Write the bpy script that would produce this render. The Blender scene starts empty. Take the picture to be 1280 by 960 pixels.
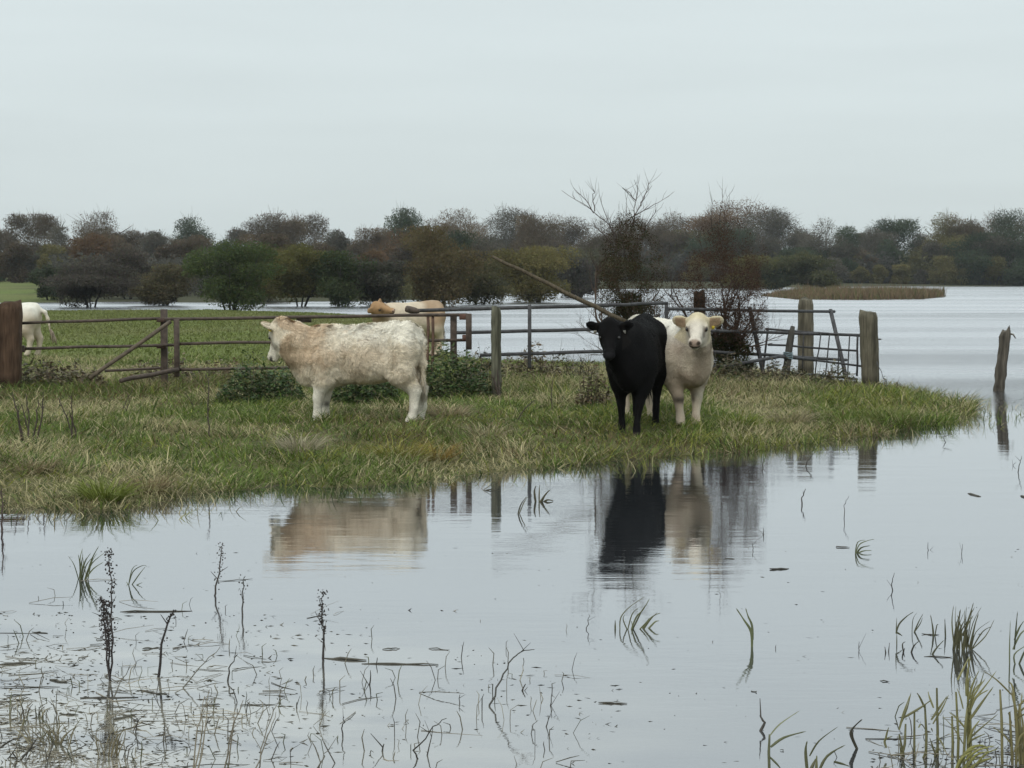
import bpy, math, random
import numpy as np
from mathutils import Vector, Matrix, Euler

SC = bpy.context.scene
COL = SC.collection
R = math.radians
rng = np.random.default_rng(7)
random.seed(7)

# ------------------------------------------------------------------ camera
FPX, HOR, CAMZ = 2600.0, 345.0, 2.0
PITCH = math.atan((480 - HOR) / FPX)
cam = bpy.data.cameras.new('camera')
camo = bpy.data.objects.new('camera', cam)
COL.objects.link(camo)
cam.sensor_width = 36
cam.lens = 36 * FPX / 1280
cam.clip_start = 0.1
cam.clip_end = 20000
camo.location = (0, 0, CAMZ)
camo.rotation_euler = (math.pi / 2 - PITCH, 0, 0)
SC.camera = camo

def ray(px, py):
    xc, yc = (px - 640) / FPX, -(py - 480) / FPX
    c, s = math.cos(PITCH), math.sin(PITCH)
    return Vector((xc, c + yc * s, -s + yc * c))

def G(px, py, z=0.0):
    d = ray(px, py)
    t = (z - CAMZ) / d.z
    return Vector((d.x * t, d.y * t, z))

def D(px, py, Y):
    d = ray(px, py)
    t = Y / d.y
    return Vector((d.x * t, Y, CAMZ + d.z * t))

# ------------------------------------------------------------------ helpers
def tag(o, label=None, cat=None, group=None, kind=None):
    if label: o['label'] = label
    if cat: o['category'] = cat
    if group: o['group'] = group
    if kind: o['kind'] = kind
    return o

def empty(name, loc, rz=0.0):
    o = bpy.data.objects.new(name, None)
    o.empty_display_size = 0.2
    o.location = loc
    o.rotation_euler = (0, 0, rz)
    COL.objects.link(o)
    return o

def link_mesh(name, me, mat, parent=None, loc=None):
    o = bpy.data.objects.new(name, me)
    if mat: me.materials.append(mat)
    if parent: o.parent = parent
    if loc is not None: o.location = loc
    COL.objects.link(o)
    return o

def np_mesh(name, V, loops, sizes, C=None, smooth=False):
    me = bpy.data.meshes.new(name)
    V = np.asarray(V, np.float32)
    loops = np.asarray(loops, np.int32).ravel()
    sizes = np.asarray(sizes, np.int32)
    me.vertices.add(len(V))
    me.vertices.foreach_set('co', V.ravel())
    me.loops.add(len(loops))
    me.loops.foreach_set('vertex_index', loops)
    me.polygons.add(len(sizes))
    st = np.zeros(len(sizes), np.int32)
    st[1:] = np.cumsum(sizes)[:-1]
    me.polygons.foreach_set('loop_start', st)
    me.polygons.foreach_set('loop_total', sizes)
    if smooth:
        me.polygons.foreach_set('use_smooth', np.ones(len(sizes), bool))
    if C is not None:
        C = np.asarray(C, np.float32)
        a = me.color_attributes.new('Col', 'FLOAT_COLOR', 'POINT')
        c4 = np.ones((len(V), 4), np.float32)
        c4[:, :3] = C
        a.data.foreach_set('color', c4.ravel())
    me.update(calc_edges=True)
    me.validate()
    return me

def shade(c, a, b):
    k = random.uniform(a, b)
    return tuple(q * k for q in c)

class MB:
    """collects tubes, blades and boxes; build() links them as one mesh"""
    def __init__(s):
        s.v, s.f, s.c = [], [], []
    def add(s, vs, fs, col):
        n = len(s.v)
        s.v += [tuple(p) for p in vs]
        s.f += [tuple(i + n for i in f) for f in fs]
        if len(vs) and isinstance(col[0], (tuple, list)):
            s.c += [tuple(c) for c in col]
        else:
            s.c += [tuple(col)] * len(vs)
    def tube(s, pts, rad, n=6, col=(.5, .5, .5), cap=True):
        pts = [Vector(p) for p in pts]
        if not isinstance(rad, (list, tuple)): rad = [rad] * len(pts)
        vs, fs = [], []
        ref = None
        for i, p in enumerate(pts):
            a = pts[max(0, i - 1)]; b = pts[min(len(pts) - 1, i + 1)]
            t = (b - a)
            if t.length < 1e-9: t = Vector((0, 0, 1))
            t.normalize()
            if ref is None:
                ref = t.orthogonal().normalized()
            else:
                ref = (ref - t * ref.dot(t))
                ref = ref.normalized() if ref.length > 1e-6 else t.orthogonal().normalized()
            bn = t.cross(ref)
            for k in range(n):
                an = 2 * math.pi * k / n
                vs.append(p + (ref * math.cos(an) + bn * math.sin(an)) * rad[i])
        for i in range(len(pts) - 1):
            for k in range(n):
                k2 = (k + 1) % n
                fs.append((i * n + k, i * n + k2, (i + 1) * n + k2, (i + 1) * n + k))
        if cap:
            fs.append(tuple(range(n - 1, -1, -1)))
            fs.append(tuple((len(pts) - 1) * n + k for k in range(n)))
        s.add(vs, fs, col)
    def strip(s, pts, wid, nrm, col):
        """a tapering leaf along pts, width direction = tangent x nrm, slightly creased"""
        pts = [Vector(p) for p in pts]
        nrm = Vector(nrm)
        vs, fs = [], []
        for i, p in enumerate(pts):
            t = (pts[min(len(pts) - 1, i + 1)] - pts[max(0, i - 1)]).normalized()
            w = t.cross(nrm)
            if w.length < 1e-6: w = t.orthogonal()
            w.normalize()
            fold = w.cross(t) * wid[i] * .35
            vs += [p - w * wid[i] * .5, p + fold, p + w * wid[i] * .5]
        for i in range(len(pts) - 1):
            a = i * 3
            fs += [(a, a + 1, a + 4, a + 3), (a + 1, a + 2, a + 5, a + 4)]
        s.add(vs, fs, col)
    def box(s, c, size, col, M=None, bevel=0.0):
        x, y, z = [d / 2 for d in size]
        b = bevel
        vs = []
        lev = [(-z, b), (-z + b, 0), (z - b, 0), (z, b)] if b > 0 else [(-z, 0), (z, 0)]
        ring = []
        for (zz, ins) in lev:
            X, Y = x - ins, y - ins
            cc = max(b, 1e-5) if b > 0 else 0
            if b > 0:
                pts = [(X - cc, -Y), (X, -Y + cc), (X, Y - cc), (X - cc, Y), (-X + cc, Y), (-X, Y - cc), (-X, -Y + cc), (-X + cc, -Y)]
            else:
                pts = [(X, -Y), (X, Y), (-X, Y), (-X, -Y)]
            ring = len(pts)
            vs += [Vector((p[0], p[1], zz)) for p in pts]
        fs = []
        for l in range(len(lev) - 1):
            for k in range(ring):
                k2 = (k + 1) % ring
                fs.append((l * ring + k, l * ring + k2, (l + 1) * ring + k2, (l + 1) * ring + k))
        fs.append(tuple(range(ring - 1, -1, -1)))
        fs.append(tuple((len(lev) - 1) * ring + k for k in range(ring)))
        if M is not None: vs = [M @ v for v in vs]
        vs = [v + Vector(c) for v in vs]
        s.add(vs, fs, col)
    def build(s, name, mat, parent=None, loc=(0, 0, 0), smooth=False):
        V = np.array(s.v, np.float32)
        loops = [i for f in s.f for i in f]
        me = np_mesh(name, V, loops, [len(f) for f in s.f], np.array(s.c, np.float32), smooth)
        return link_mesh(name, me, mat, parent, loc)

def _hash(ix, iy, seed):
    h = (ix.astype(np.int64) * 374761393 + iy.astype(np.int64) * 668265263 + seed * 1442695041) & 0xffffffff
    h = ((h ^ (h >> 13)) * 1274126177) & 0xffffffff
    h = h ^ (h >> 16)
    return (h & 0xffff) / 65535.0

def vnoise(x, y, seed=0):
    x = np.asarray(x, float); y = np.asarray(y, float)
    ix, iy = np.floor(x), np.floor(y)
    fx, fy = x - ix, y - iy
    fx = fx * fx * (3 - 2 * fx); fy = fy * fy * (3 - 2 * fy)
    a = _hash(ix, iy, seed); b = _hash(ix + 1, iy, seed)
    c = _hash(ix, iy + 1, seed); d = _hash(ix + 1, iy + 1, seed)
    return (a * (1 - fx) + b * fx) * (1 - fy) + (c * (1 - fx) + d * fx) * fy

def fbm(x, y, seed=0, oct=3):
    t, a, n = 0, 1.0, 0
    for o in range(oct):
        t = t + a * vnoise(x * 2 ** o, y * 2 ** o, seed + o * 17)
        n += a; a *= .5
    return t / n

# ------------------------------------------------------------------ materials
def nt(name):
    m = bpy.data.materials.new(name)
    m.use_nodes = True
    t = m.node_tree
    return m, t, t.nodes['Principled BSDF']

def mat_attr(name, rough=.8, nscale=8, namt=.25, spec=.3, bump=0, bscale=60, transl=0.0, objvar=0.0, stretch=None):
    """vertex colour of the thing's own coat x procedural variation"""
    m, t, p = nt(name)
    L = t.links
    at = t.nodes.new('ShaderNodeAttribute'); at.attribute_name = 'Col'
    tc = t.nodes.new('ShaderNodeTexCoord')
    no = t.nodes.new('ShaderNodeTexNoise')
    no.inputs['Scale'].default_value = nscale
    no.inputs['Detail'].default_value = 4
    if stretch:
        mp = t.nodes.new('ShaderNodeMapping'); mp.inputs['Scale'].default_value = stretch
        L.new(tc.outputs['Object'], mp.inputs['Vector']); L.new(mp.outputs[0], no.inputs['Vector'])
        vec = mp.outputs[0]
    else:
        L.new(tc.outputs['Object'], no.inputs['Vector']); vec = tc.outputs['Object']
    mr = t.nodes.new('ShaderNodeMapRange')
    mr.inputs['From Min'].default_value = .25; mr.inputs['From Max'].default_value = .75
    mr.inputs['To Min'].default_value = 1 - namt; mr.inputs['To Max'].default_value = 1 + namt
    L.new(no.outputs['Fac'], mr.inputs['Value'])
    val = mr.outputs[0]
    if objvar:
        oi = t.nodes.new('ShaderNodeObjectInfo')
        mo = t.nodes.new('ShaderNodeMapRange')
        mo.inputs['To Min'].default_value = 1 - objvar; mo.inputs['To Max'].default_value = 1 + objvar
        L.new(oi.outputs['Random'], mo.inputs['Value'])
        mm = t.nodes.new('ShaderNodeMath'); mm.operation = 'MULTIPLY'
        L.new(val, mm.inputs[0]); L.new(mo.outputs[0], mm.inputs[1]); val = mm.outputs[0]
    mx = t.nodes.new('ShaderNodeVectorMath'); mx.operation = 'SCALE'
    L.new(at.outputs['Color'], mx.inputs[0]); L.new(val, mx.inputs['Scale'])
    L.new(mx.outputs[0], p.inputs['Base Color'])
    p.inputs['Roughness'].default_value = rough
    p.inputs['Specular IOR Level'].default_value = spec
    if bump:
        b = t.nodes.new('ShaderNodeBump'); b.inputs['Strength'].default_value = bump; b.inputs['Distance'].default_value = .02
        n2 = t.nodes.new('ShaderNodeTexNoise'); n2.inputs['Scale'].default_value = bscale; n2.inputs['Detail'].default_value = 5
        L.new(vec, n2.inputs['Vector'])
        L.new(n2.outputs['Fac'], b.inputs['Height']); L.new(b.outputs[0], p.inputs['Normal'])
    if transl:
        tr = t.nodes.new('ShaderNodeBsdfTranslucent')
        L.new(mx.outputs[0], tr.inputs['Color'])
        ms = t.nodes.new('ShaderNodeMixShader'); ms.inputs[0].default_value = transl
        out = t.nodes['Material Output']
        L.new(p.outputs[0], ms.inputs[1]); L.new(tr.outputs[0], ms.inputs[2]); L.new(ms.outputs[0], out.inputs['Surface'])
    return m

M_GRASS = mat_attr('grass_blades', .7, 3, .2, .25, transl=.25)
M_LEAF = mat_attr('tree_leaves', .9, .6, .22, .05, objvar=.12, transl=.45)
M_BARK = mat_attr('bark', .9, 6, .35, .2, bump=.5, bscale=30)
M_REED = mat_attr('reed_leaf', .55, 12, .25, .4, transl=.15)
M_WOOD = mat_attr('weathered_timber', .9, 5, .45, .15, bump=.9, bscale=14, stretch=(6, 6, .6))
M_RUST = mat_attr('rusty_steel', .75, 14, .5, .4, bump=.35, bscale=90)
M_COAT = mat_attr('cattle_coat', .85, 9, .12, .12, bump=.5, bscale=70)
M_BLACK = mat_attr('black_cattle_coat', .7, 9, .2, .05, bump=.3, bscale=60)
M_FUR = mat_attr('cattle_hair', .8, 9, .15, .15)
M_EYE = mat_attr('eye', .1, 3, .05, .6)
M_TAG = mat_attr('plastic_tag', .5, 30, .1, .4)
# ------------------------------------------------------------------ world, sun
W = bpy.data.worlds.new('World')
SC.world = W
W.use_nodes = True
t = W.node_tree; t.nodes.clear(); L = t.links
SUN_EL, SUN_AZ = R(42), R(200)
sky = t.nodes.new('ShaderNodeTexSky'); sky.sky_type = 'NISHITA'; sky.sun_disc = False
sky.sun_elevation = SUN_EL; sky.sun_rotation = SUN_AZ
b1 = t.nodes.new('ShaderNodeBackground'); b1.inputs['Strength'].default_value = .08
L.new(sky.outputs[0], b1.inputs['Color'])
tc = t.nodes.new('ShaderNodeTexCoord')
sep = t.nodes.new('ShaderNodeSeparateXYZ'); L.new(tc.outputs['Generated'], sep.inputs[0])
# cloud layer: brightness rises gently towards the zenith, long soft streaks
mp = t.nodes.new('ShaderNodeMapping'); mp.inputs['Scale'].default_value = (3.2, 3.2, 26)
L.new(tc.outputs['Generated'], mp.inputs['Vector'])
n1 = t.nodes.new('ShaderNodeTexNoise'); n1.inputs['Scale'].default_value = 1.6; n1.inputs['Detail'].default_value = 5; n1.inputs['Roughness'].default_value = .45
L.new(mp.outputs[0], n1.inputs['Vector'])
cr = t.nodes.new('ShaderNodeMapRange'); cr.inputs['From Min'].default_value = .3; cr.inputs['From Max'].default_value = .7
cr.inputs['To Min'].default_value = .97; cr.inputs['To Max'].default_value = 1.03
L.new(n1.outputs['Fac'], cr.inputs['Value'])
el = t.nodes.new('ShaderNodeMapRange'); el.inputs['From Min'].default_value = 0.02; el.inputs['From Max'].default_value = .9
el.inputs['To Min'].default_value = 1.0; el.inputs['To Max'].default_value = 1.75
L.new(sep.outputs['Z'], el.inputs['Value'])
mu = t.nodes.new('ShaderNodeMath'); mu.operation = 'MULTIPLY'
L.new(cr.outputs[0], mu.inputs[0]); L.new(el.outputs[0], mu.inputs[1])
b2 = t.nodes.new('ShaderNodeBackground'); b2.inputs['Color'].default_value = (.66, .735, .745, 1)
L.new(mu.outputs[0], b2.inputs['Strength'])
ms = t.nodes.new('ShaderNodeMixShader'); ms.inputs[0].default_value = .94
L.new(b1.outputs[0], ms.inputs[1]); L.new(b2.outputs[0], ms.inputs[2])
wo = t.nodes.new('ShaderNodeOutputWorld'); L.new(ms.outputs[0], wo.inputs['Surface'])

sl = bpy.data.lights.new('sun', 'SUN'); sl.energy = 1.15; sl.angle = R(25); sl.color = (1, .96, .9)
so = bpy.data.objects.new('sun', sl); COL.objects.link(so)
so.rotation_euler = (math.pi / 2 - SUN_EL, 0, math.pi - SUN_AZ)
so.location = (0, -20, 60)

SC.view_settings.view_transform = 'Standard'
SC.view_settings.look = 'None'
SC.view_settings.exposure = 0
SC.view_settings.gamma = 1
SC.view_settings.use_curve_mapping = False
SC.render.engine = 'CYCLES'
SC.cycles.use_denoising = True
SC.cycles.max_bounces = 6
SC.cycles.diffuse_bounces = 3
SC.cycles.glossy_bounces = 3
SC.cycles.volume_bounces = 0
SC.cycles.caustics_reflective = False
SC.cycles.caustics_refractive = False

# ------------------------------------------------------------------ terrain
shore_px = [(-120, 660), (0, 650), (60, 650), (110, 656), (165, 652), (200, 636), (260, 626), (320, 622), (380, 617), (450, 618), (520, 611), (560, 604),
            (600, 598), (660, 592), (700, 588), (760, 579), (820, 576), (860, 572), (920, 570), (950, 564), (1010, 558), (1060, 551), (1140, 541),
            (1185, 530), (1222, 519), (1215, 510), (1180, 502), (1150, 496), (1118, 490), (1060, 481), (1000, 474), (940, 469), (870, 465), (800, 461),
            (740, 459), (690, 458), (640, 455), (590, 449), (560, 441), (550, 428), (535, 412), (500, 402), (460, 396), (380, 394), (300, 391), (220, 392), (100, 393), (-60, 391)]
shore_px = [(x, y - (3 + 13 * min(1, max(0, (700 - x) / 700)) if y > 540 else 0)) for x, y in shore_px]
BANK = np.array([G(*p)[:2] for p in shore_px] + [(-90, 115), (-120, 60), (-60, 17)])
far_px = [(-500, 378), (-100, 378), (0, 379), (60, 380), (150, 377), (260, 379), (400, 378), (520, 376), (600, 370), (660, 364), (760, 361.5), (900, 361), (960, 360), (1080, 358.6), (1280, 357.4), (1800, 357.2)]
FAR = np.array([G(*p)[:2] for p in far_px] + [(2500, 420), (9000, 500), (9000, 9000), (-9000, 9000), (-9000, 150)])
REED = np.array([G(*p)[:2] for p in [(955, 370), (1000, 374.5), (1080, 374.8), (1150, 374), (1178, 371), (1165, 368), (1080, 367.4), (1000, 368)]])

def sdist(P, poly):
    """signed distance, positive inside"""
    P = np.asarray(P, float)
    d = np.full(len(P), 1e18); ins = np.zeros(len(P), bool)
    n = len(poly)
    for i in range(n):
        a, b = poly[i], poly[(i + 1) % n]
        ab = b - a
        tt = np.clip(((P - a) @ ab) / (ab @ ab + 1e-12), 0, 1)
        q = P - a - tt[:, None] * ab
        d = np.minimum(d, (q * q).sum(1))
        c = (a[1] > P[:, 1]) != (b[1] > P[:, 1])
        with np.errstate(divide='ignore', invalid='ignore'):
            xi = (b[0] - a[0]) * (P[:, 1] - a[1]) / (b[1] - a[1] + 1e-30) + a[0]
        ins ^= c & (P[:, 0] < xi)
    d = np.sqrt(d)
    return np.where(ins, d, -d)

def bank_d(x, y):
    d = sdist(np.stack([x, y], 1), BANK)
    return d + (fbm(x * 1.3, y * 1.3, 3, 3) - .5) * .7 * np.clip(1 - np.abs(d) / 4, 0, 1)

def ground(x, y):
    x = np.atleast_1d(np.asarray(x, float)); y = np.atleast_1d(np.asarray(y, float))
    d = bank_d(x, y)
    h = np.where(d > 0, .29 * (1 - np.exp(-np.maximum(d, 0) / 2.6)), -.35 * (1 - np.exp(np.minimum(d, 0) / 1.5)))
    h = h + np.clip(d / 1.5, 0, 1) * (fbm(x * .9, y * .9, 11, 3) - .5) * .09
    # shallow drowned turf at the left foreground
    h = np.maximum(h, -.35 + .22 * np.clip(1 - ((x + 2.2) ** 2 / 6 + (y - 9.5) ** 2 / 9), 0, 1))
    f = sdist(np.stack([x, y], 1), FAR)
    hf = np.where(f > 0, 1.6 * (1 - np.exp(-np.maximum(f, 0) / 60)) , -1)
    r = sdist(np.stack([x, y], 1), REED)
    hr = np.where(r > 0, .12, -1)
    return np.maximum(np.maximum(h, hf), hr)

def gz(x, y):
    return float(ground(x, y)[0])

def on_ground(px, py):
    """point of the terrain seen at a pixel"""
    z = .2
    for _ in range(6):
        p = G(px, py, z); z = gz(p.x, p.y)
    return Vector((p.x, p.y, z))

xs = np.concatenate([-np.geomspace(30, 4000, 40)[::-1], np.arange(-29.5, 30, .35), np.geomspace(30.5, 4000, 40)])
ys = np.concatenate([np.arange(-30, 5, 3), np.arange(5, 60, .3), np.geomspace(60, 7000, 90)])
X, Y = np.meshgrid(xs, ys)
Hh = ground(X.ravel(), Y.ravel())
V = np.stack([X.ravel(), Y.ravel(), Hh], 1)
nx, ny = len(xs), len(ys)
ii = np.arange(nx * ny).reshape(ny, nx)
F = np.stack([ii[:-1, :-1], ii[:-1, 1:], ii[1:, 1:], ii[1:, :-1]], -1).reshape(-1, 4)
n_a = fbm(V[:, 0] * .5, V[:, 1] * .25, 21, 3)[:, None]
green = np.array([.11, .15, .035]); olive = np.array([.13, .125, .05]); soil = np.array([.07, .06, .035]); mud = np.array([.05, .047, .035])
bankc = soil * (1 - n_a) + olive * n_a
fieldc = green * n_a + olive * (1 - n_a)
fy = np.clip((V[:, 1] - 36) / 8, 0, 1)[:, None]
Ct = bankc * (1 - fy) + fieldc * fy
farland = (V[:, 1] > 140) & ~((V[:, 0] / np.maximum(V[:, 1], 1) * FPX + 640) < 75)
Ct = np.where(farland[:, None], np.array([.055, .055, .03]), Ct)
Ct = np.where((V[:, 2] < .0)[:, None], mud, Ct)
m_ground = mat_attr('turf_and_soil', .95, 4, .35, .1, bump=.6, bscale=12)
g_o = link_mesh('ground', np_mesh('ground', V, F, np.full(len(F), 4), Ct, True), m_ground)
tag(g_o, 'grassy bank, wet meadow and far shore around the flood', kind='structure')

# ------------------------------------------------------------------ water
m_w, t, p = nt('flood_water'); L = t.links
p.inputs['IOR'].default_value = 1.333
p.inputs['Specular IOR Level'].default_value = .5
tc = t.nodes.new('ShaderNodeTexCoord')
sep = t.nodes.new('ShaderNodeSeparateXYZ'); L.new(tc.outputs['Object'], sep.inputs[0])
def mrange(src, a, b, c, d):
    n = t.nodes.new('ShaderNodeMapRange')
    for k, v in zip(('From Min', 'From Max', 'To Min', 'To Max'), (a, b, c, d)): n.inputs[k].default_value = v
    L.new(src, n.inputs['Value']); return n.outputs[0]
def noise(scale, sc3, det=3, rough=.5):
    mp = t.nodes.new('ShaderNodeMapping'); mp.inputs['Scale'].default_value = sc3
    L.new(tc.outputs['Object'], mp.inputs['Vector'])
    n = t.nodes.new('ShaderNodeTexNoise'); n.inputs['Scale'].default_value = scale; n.inputs['Detail'].default_value = det; n.inputs['Roughness'].default_value = rough
    L.new(mp.outputs[0], n.inputs['Vector']); return n.outputs['Fac']
def math2(op, a, b):
    n = t.nodes.new('ShaderNodeMath'); n.operation = op
    for i, v in enumerate((a, b)):
        if isinstance(v, (int, float)): n.inputs[i].default_value = v
        else: L.new(v, n.inputs[i])
    return n.outputs[0]
far = mrange(sep.outputs['Y'], 30, 44, 0, 1)
patch = mrange(noise(.12, (.5, 1.4, 1), 3), .42, .62, 0, 1)      # cat's-paw wind patches
fine = noise(5.5, (.8, 2.0, 1), 4, .6)
mid = noise(1.1, (.5, 1.5, 1), 3)
big = noise(2.6, (.7, 1.1, 1), 6, .7)
near_h = math2('ADD', math2('MULTIPLY', fine, math2('ADD', math2('MULTIPLY', patch, .0009), .0003)), math2('MULTIPLY', mid, .0034))
far_h = math2('MULTIPLY', big, .07)
hmix = t.nodes.new('ShaderNodeMix'); L.new(far, hmix.inputs[0]); L.new(near_h, hmix.inputs[2]); L.new(far_h, hmix.inputs[3])
bp = t.nodes.new('ShaderNodeBump'); bp.inputs['Strength'].default_value = 1; bp.inputs['Distance'].default_value = 1
L.new(hmix.outputs[0], bp.inputs['Height']); L.new(bp.outputs[0], p.inputs['Normal'])
rf = mrange(noise(.05, (.3, 2.2, 1), 3), .4, .65, .16, .34)
rm = t.nodes.new('ShaderNodeMix'); L.new(far, rm.inputs[0]); rm.inputs[2].default_value = .020; L.new(rf, rm.inputs[3])
# peaty water, silt hangs in it over the drowned turf in the foreground
siltn = mrange(noise(.9, (.8, 1.6, 1), 5, .6), .36, .60, 0, 1)
ds = t.nodes.new('ShaderNodeVectorMath'); ds.operation = 'DISTANCE'; ds.inputs[1].default_value = (-2.6, 9.2, 0)
L.new(tc.outputs['Object'], ds.inputs[0])
silt = math2('MULTIPLY', siltn, mrange(ds.outputs['Value'], 1.2, 3.8, 1, 0))
cm = t.nodes.new('ShaderNodeMix'); cm.data_type = 'RGBA'
L.new(silt, cm.inputs[0]); cm.inputs[6].default_value = (.035, .038, .042, 1); cm.inputs[7].default_value = (.30, .28, .225, 1)
L.new(cm.outputs[2], p.inputs['Base Color'])
p.inputs['Specular IOR Level'].default_value = 0
p.inputs['Roughness'].default_value = 1
gl = t.nodes.new('ShaderNodeBsdfGlossy'); gl.inputs['Color'].default_value = (.97, .968, .99, 1)
L.new(rm.outputs[0], gl.inputs['Roughness']); L.new(bp.outputs[0], gl.inputs['Normal'])
fr = t.nodes.new('ShaderNodeFresnel'); fr.inputs['IOR'].default_value = 1.333
L.new(bp.outputs[0], fr.inputs['Normal'])
fp = math2('MULTIPLY', math2('POWER', fr.outputs[0], .43), mrange(far, 0, 1, 1, .99))
wm = t.nodes.new('ShaderNodeMixShader'); L.new(fp, wm.inputs[0]); L.new(p.outputs[0], wm.inputs[1]); L.new(gl.outputs[0], wm.inputs[2])
L.new(wm.outputs[0], t.nodes['Material Output'].inputs['Surface'])
wx = np.concatenate([-np.geomspace(20, 3600, 14)[::-1], np.linspace(-18, 18, 10), np.geomspace(20, 3600, 14)])
wy = np.concatenate([np.linspace(-40, 60, 20), np.geomspace(65, 900, 16)])
WX, WY = np.meshgrid(wx, wy)
wi = np.arange(len(wx) * len(wy)).reshape(len(wy), len(wx))
WF = np.stack([wi[:-1, :-1], wi[:-1, 1:], wi[1:, 1:], wi[1:, :-1]], -1).reshape(-1, 4)
w_o = link_mesh('water', np_mesh('water', np.stack([WX.ravel(), WY.ravel(), np.zeros(WX.size)], 1), WF, np.full(len(WF), 4)), m_w)
tag(w_o, 'still pale flood water reflecting the overcast sky', kind='structure')

# ------------------------------------------------------------------ grass (uncountable)
def blades(base, az, lean, length, width, droop, col, tip=None):
    """N grass blades, each a quad and a triangle"""
    N = len(base)
    h = np.stack([np.cos(az), np.sin(az), np.zeros(N)], 1)
    sd = np.stack([-np.sin(az), np.cos(az), np.zeros(N)], 1)
    # turn widths to random facing
    tw = rng.uniform(0, math.pi, N)[:, None]
    sd = sd * np.cos(tw) + h * np.sin(tw)
    up = np.array([0, 0, 1.0])
    def pt(tt):
        return base + length[:, None] * (h * (np.sin(lean) * tt + droop * tt * tt)[:, None] + up * (np.cos(lean) * tt - .55 * droop * tt * tt)[:, None])
    p0, p1, p2 = pt(0.0), pt(.55), pt(1.0)
    w = width[:, None] * .5
    V = np.stack([p0 - sd * w, p0 + sd * w, p1 - sd * w * .8, p1 + sd * w * .8, p2], 1).reshape(-1, 3)
    b = np.arange(N)[:, None] * 5
    loops = np.concatenate([b + 0, b + 1, b + 3, b + 2, b + 2, b + 3, b + 4], 1).ravel()
    sizes = np.tile([4, 3], N)
    C = np.repeat(col, 5, 0)
    if tip is not None:
        C = C.reshape(N, 5, 3); C[:, 4] = tip; C = C.reshape(-1, 3)
    return V, loops, sizes, C

G_GREEN = np.array([.128, .180, .036]); G_YEL = np.array([.235, .245, .05]); G_STRAW = np.array([.42, .365, .205]); G_BROWN = np.array([.16, .115, .06]); G_DARK = np.array([.055, .085, .022])

def grass_cols(x, y, d):
    n = fbm(x * .55, y * .55, 31, 3); n2 = fbm(x * 1.6, y * 1.6, 37, 2); n3 = fbm(x * .35, y * .35, 41, 2)
    u = rng.random(len(x))
    straw = np.clip((n - .42) * 4.5, 0, 1) * .70 + .12
    col = np.where((u < straw)[:, None], G_STRAW, G_GREEN)
    yel = (u >= straw) & (rng.random(len(x)) < np.clip((n2 - .35) * 2, .05, .9) * (1.2 - np.clip(d / 5, 0, .8)))
    col = np.where(yel[:, None], G_YEL, col)
    br = (rng.random(len(x)) < np.clip((n3 - .50) * 1.6, 0, .4))
    col = np.where(br[:, None], G_BROWN, col)
    dk = (rng.random(len(x)) < .15)
    col = np.where(dk[:, None], G_DARK, col)
    return col * rng.uniform(.7, 1.3, (len(x), 1))

def in_view(x, y, m=40):
    px = 640 + x / y * FPX
    return (px > -m) & (px < 1280 + m)

def sample_bank(n, y0, y1, dmin=-.05):
    out = []
    tot = 0
    while tot < n:
        y = rng.uniform(y0, y1, n); w = y * (720 / FPX) 
        x = rng.uniform(-1, 1, n) * w.max()
        k = in_view(x, y)
        x, y = x[k], y[k]
        d = bank_d(x, y)
        k = d > dmin
        out.append(np.stack([x[k], y[k], d[k]], 1)); tot += k.sum()
    return np.concatenate(out)[:n]

S = sample_bank(230000, 16.5, 42)
x, y, d = S.T
z = ground(x, y)
n = len(x)
tus = fbm(x * 1.9, y * 1.9, 51, 2)
Lg = .06 + .19 * np.clip((tus - .40) * 2.6, 0, 1) + rng.uniform(0, .06, n) + .16 * (rng.random(n) < .012)
edge = np.exp(-np.maximum(d, 0) / .6)
Lg = Lg + edge * .10 * np.clip((fbm(x * 1.2, y * 1.2, 61, 2) - .3) * 2.5, 0, 1)
fenceband = np.exp(-((y - 31.3) / 1.6) ** 2)
Lg = Lg + fenceband * rng.uniform(0, .34, n) * (fbm(x * 1.3, y * .6, 63, 2) + .3)
azf = fbm(x * .7, y * .7, 71, 2) * 12.0
az = azf + rng.normal(0, 1.7, n)
lean = np.abs(rng.normal(.6, .4, n))
col = grass_cols(x, y, d)
V, lo, si, C = blades(np.stack([x, y, z - .01], 1), az, lean, Lg, rng.uniform(.006, .014, n), rng.uniform(.2, 1.0, n), col)
g1 = link_mesh('bank_grass', np_mesh('bank_grass', V, lo, si, C), M_GRASS)
tag(g1, 'tussocky green and straw coloured grass covering the bank', 'grass', kind='stuff')

# meadow grass behind the fence
S = sample_bank(70000, 38, 108, .2)
x, y, d = S.T; n = len(x); z = ground(x, y)
cg = np.array([.135, .185, .04]); co = np.array([.18, .17, .07])
nn = fbm(x * .25, y * .12, 81, 3)[:, None]
col = (cg * nn + co * (1 - nn)) * rng.uniform(.75, 1.25, (n, 1))
V, lo, si, C = blades(np.stack([x, y, z - .01], 1), rng.uniform(0, 6.28, n), np.abs(rng.normal(.4, .3, n)), rng.uniform(.05, .13, n), rng.uniform(.02, .05, n), rng.uniform(.1, .6, n), col)
g2 = link_mesh('meadow_grass', np_mesh('meadow_grass', V, lo, si, C), M_GRASS)
tag(g2, 'short green meadow grass stretching behind the fence to the flood', 'grass', kind='stuff')

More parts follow.
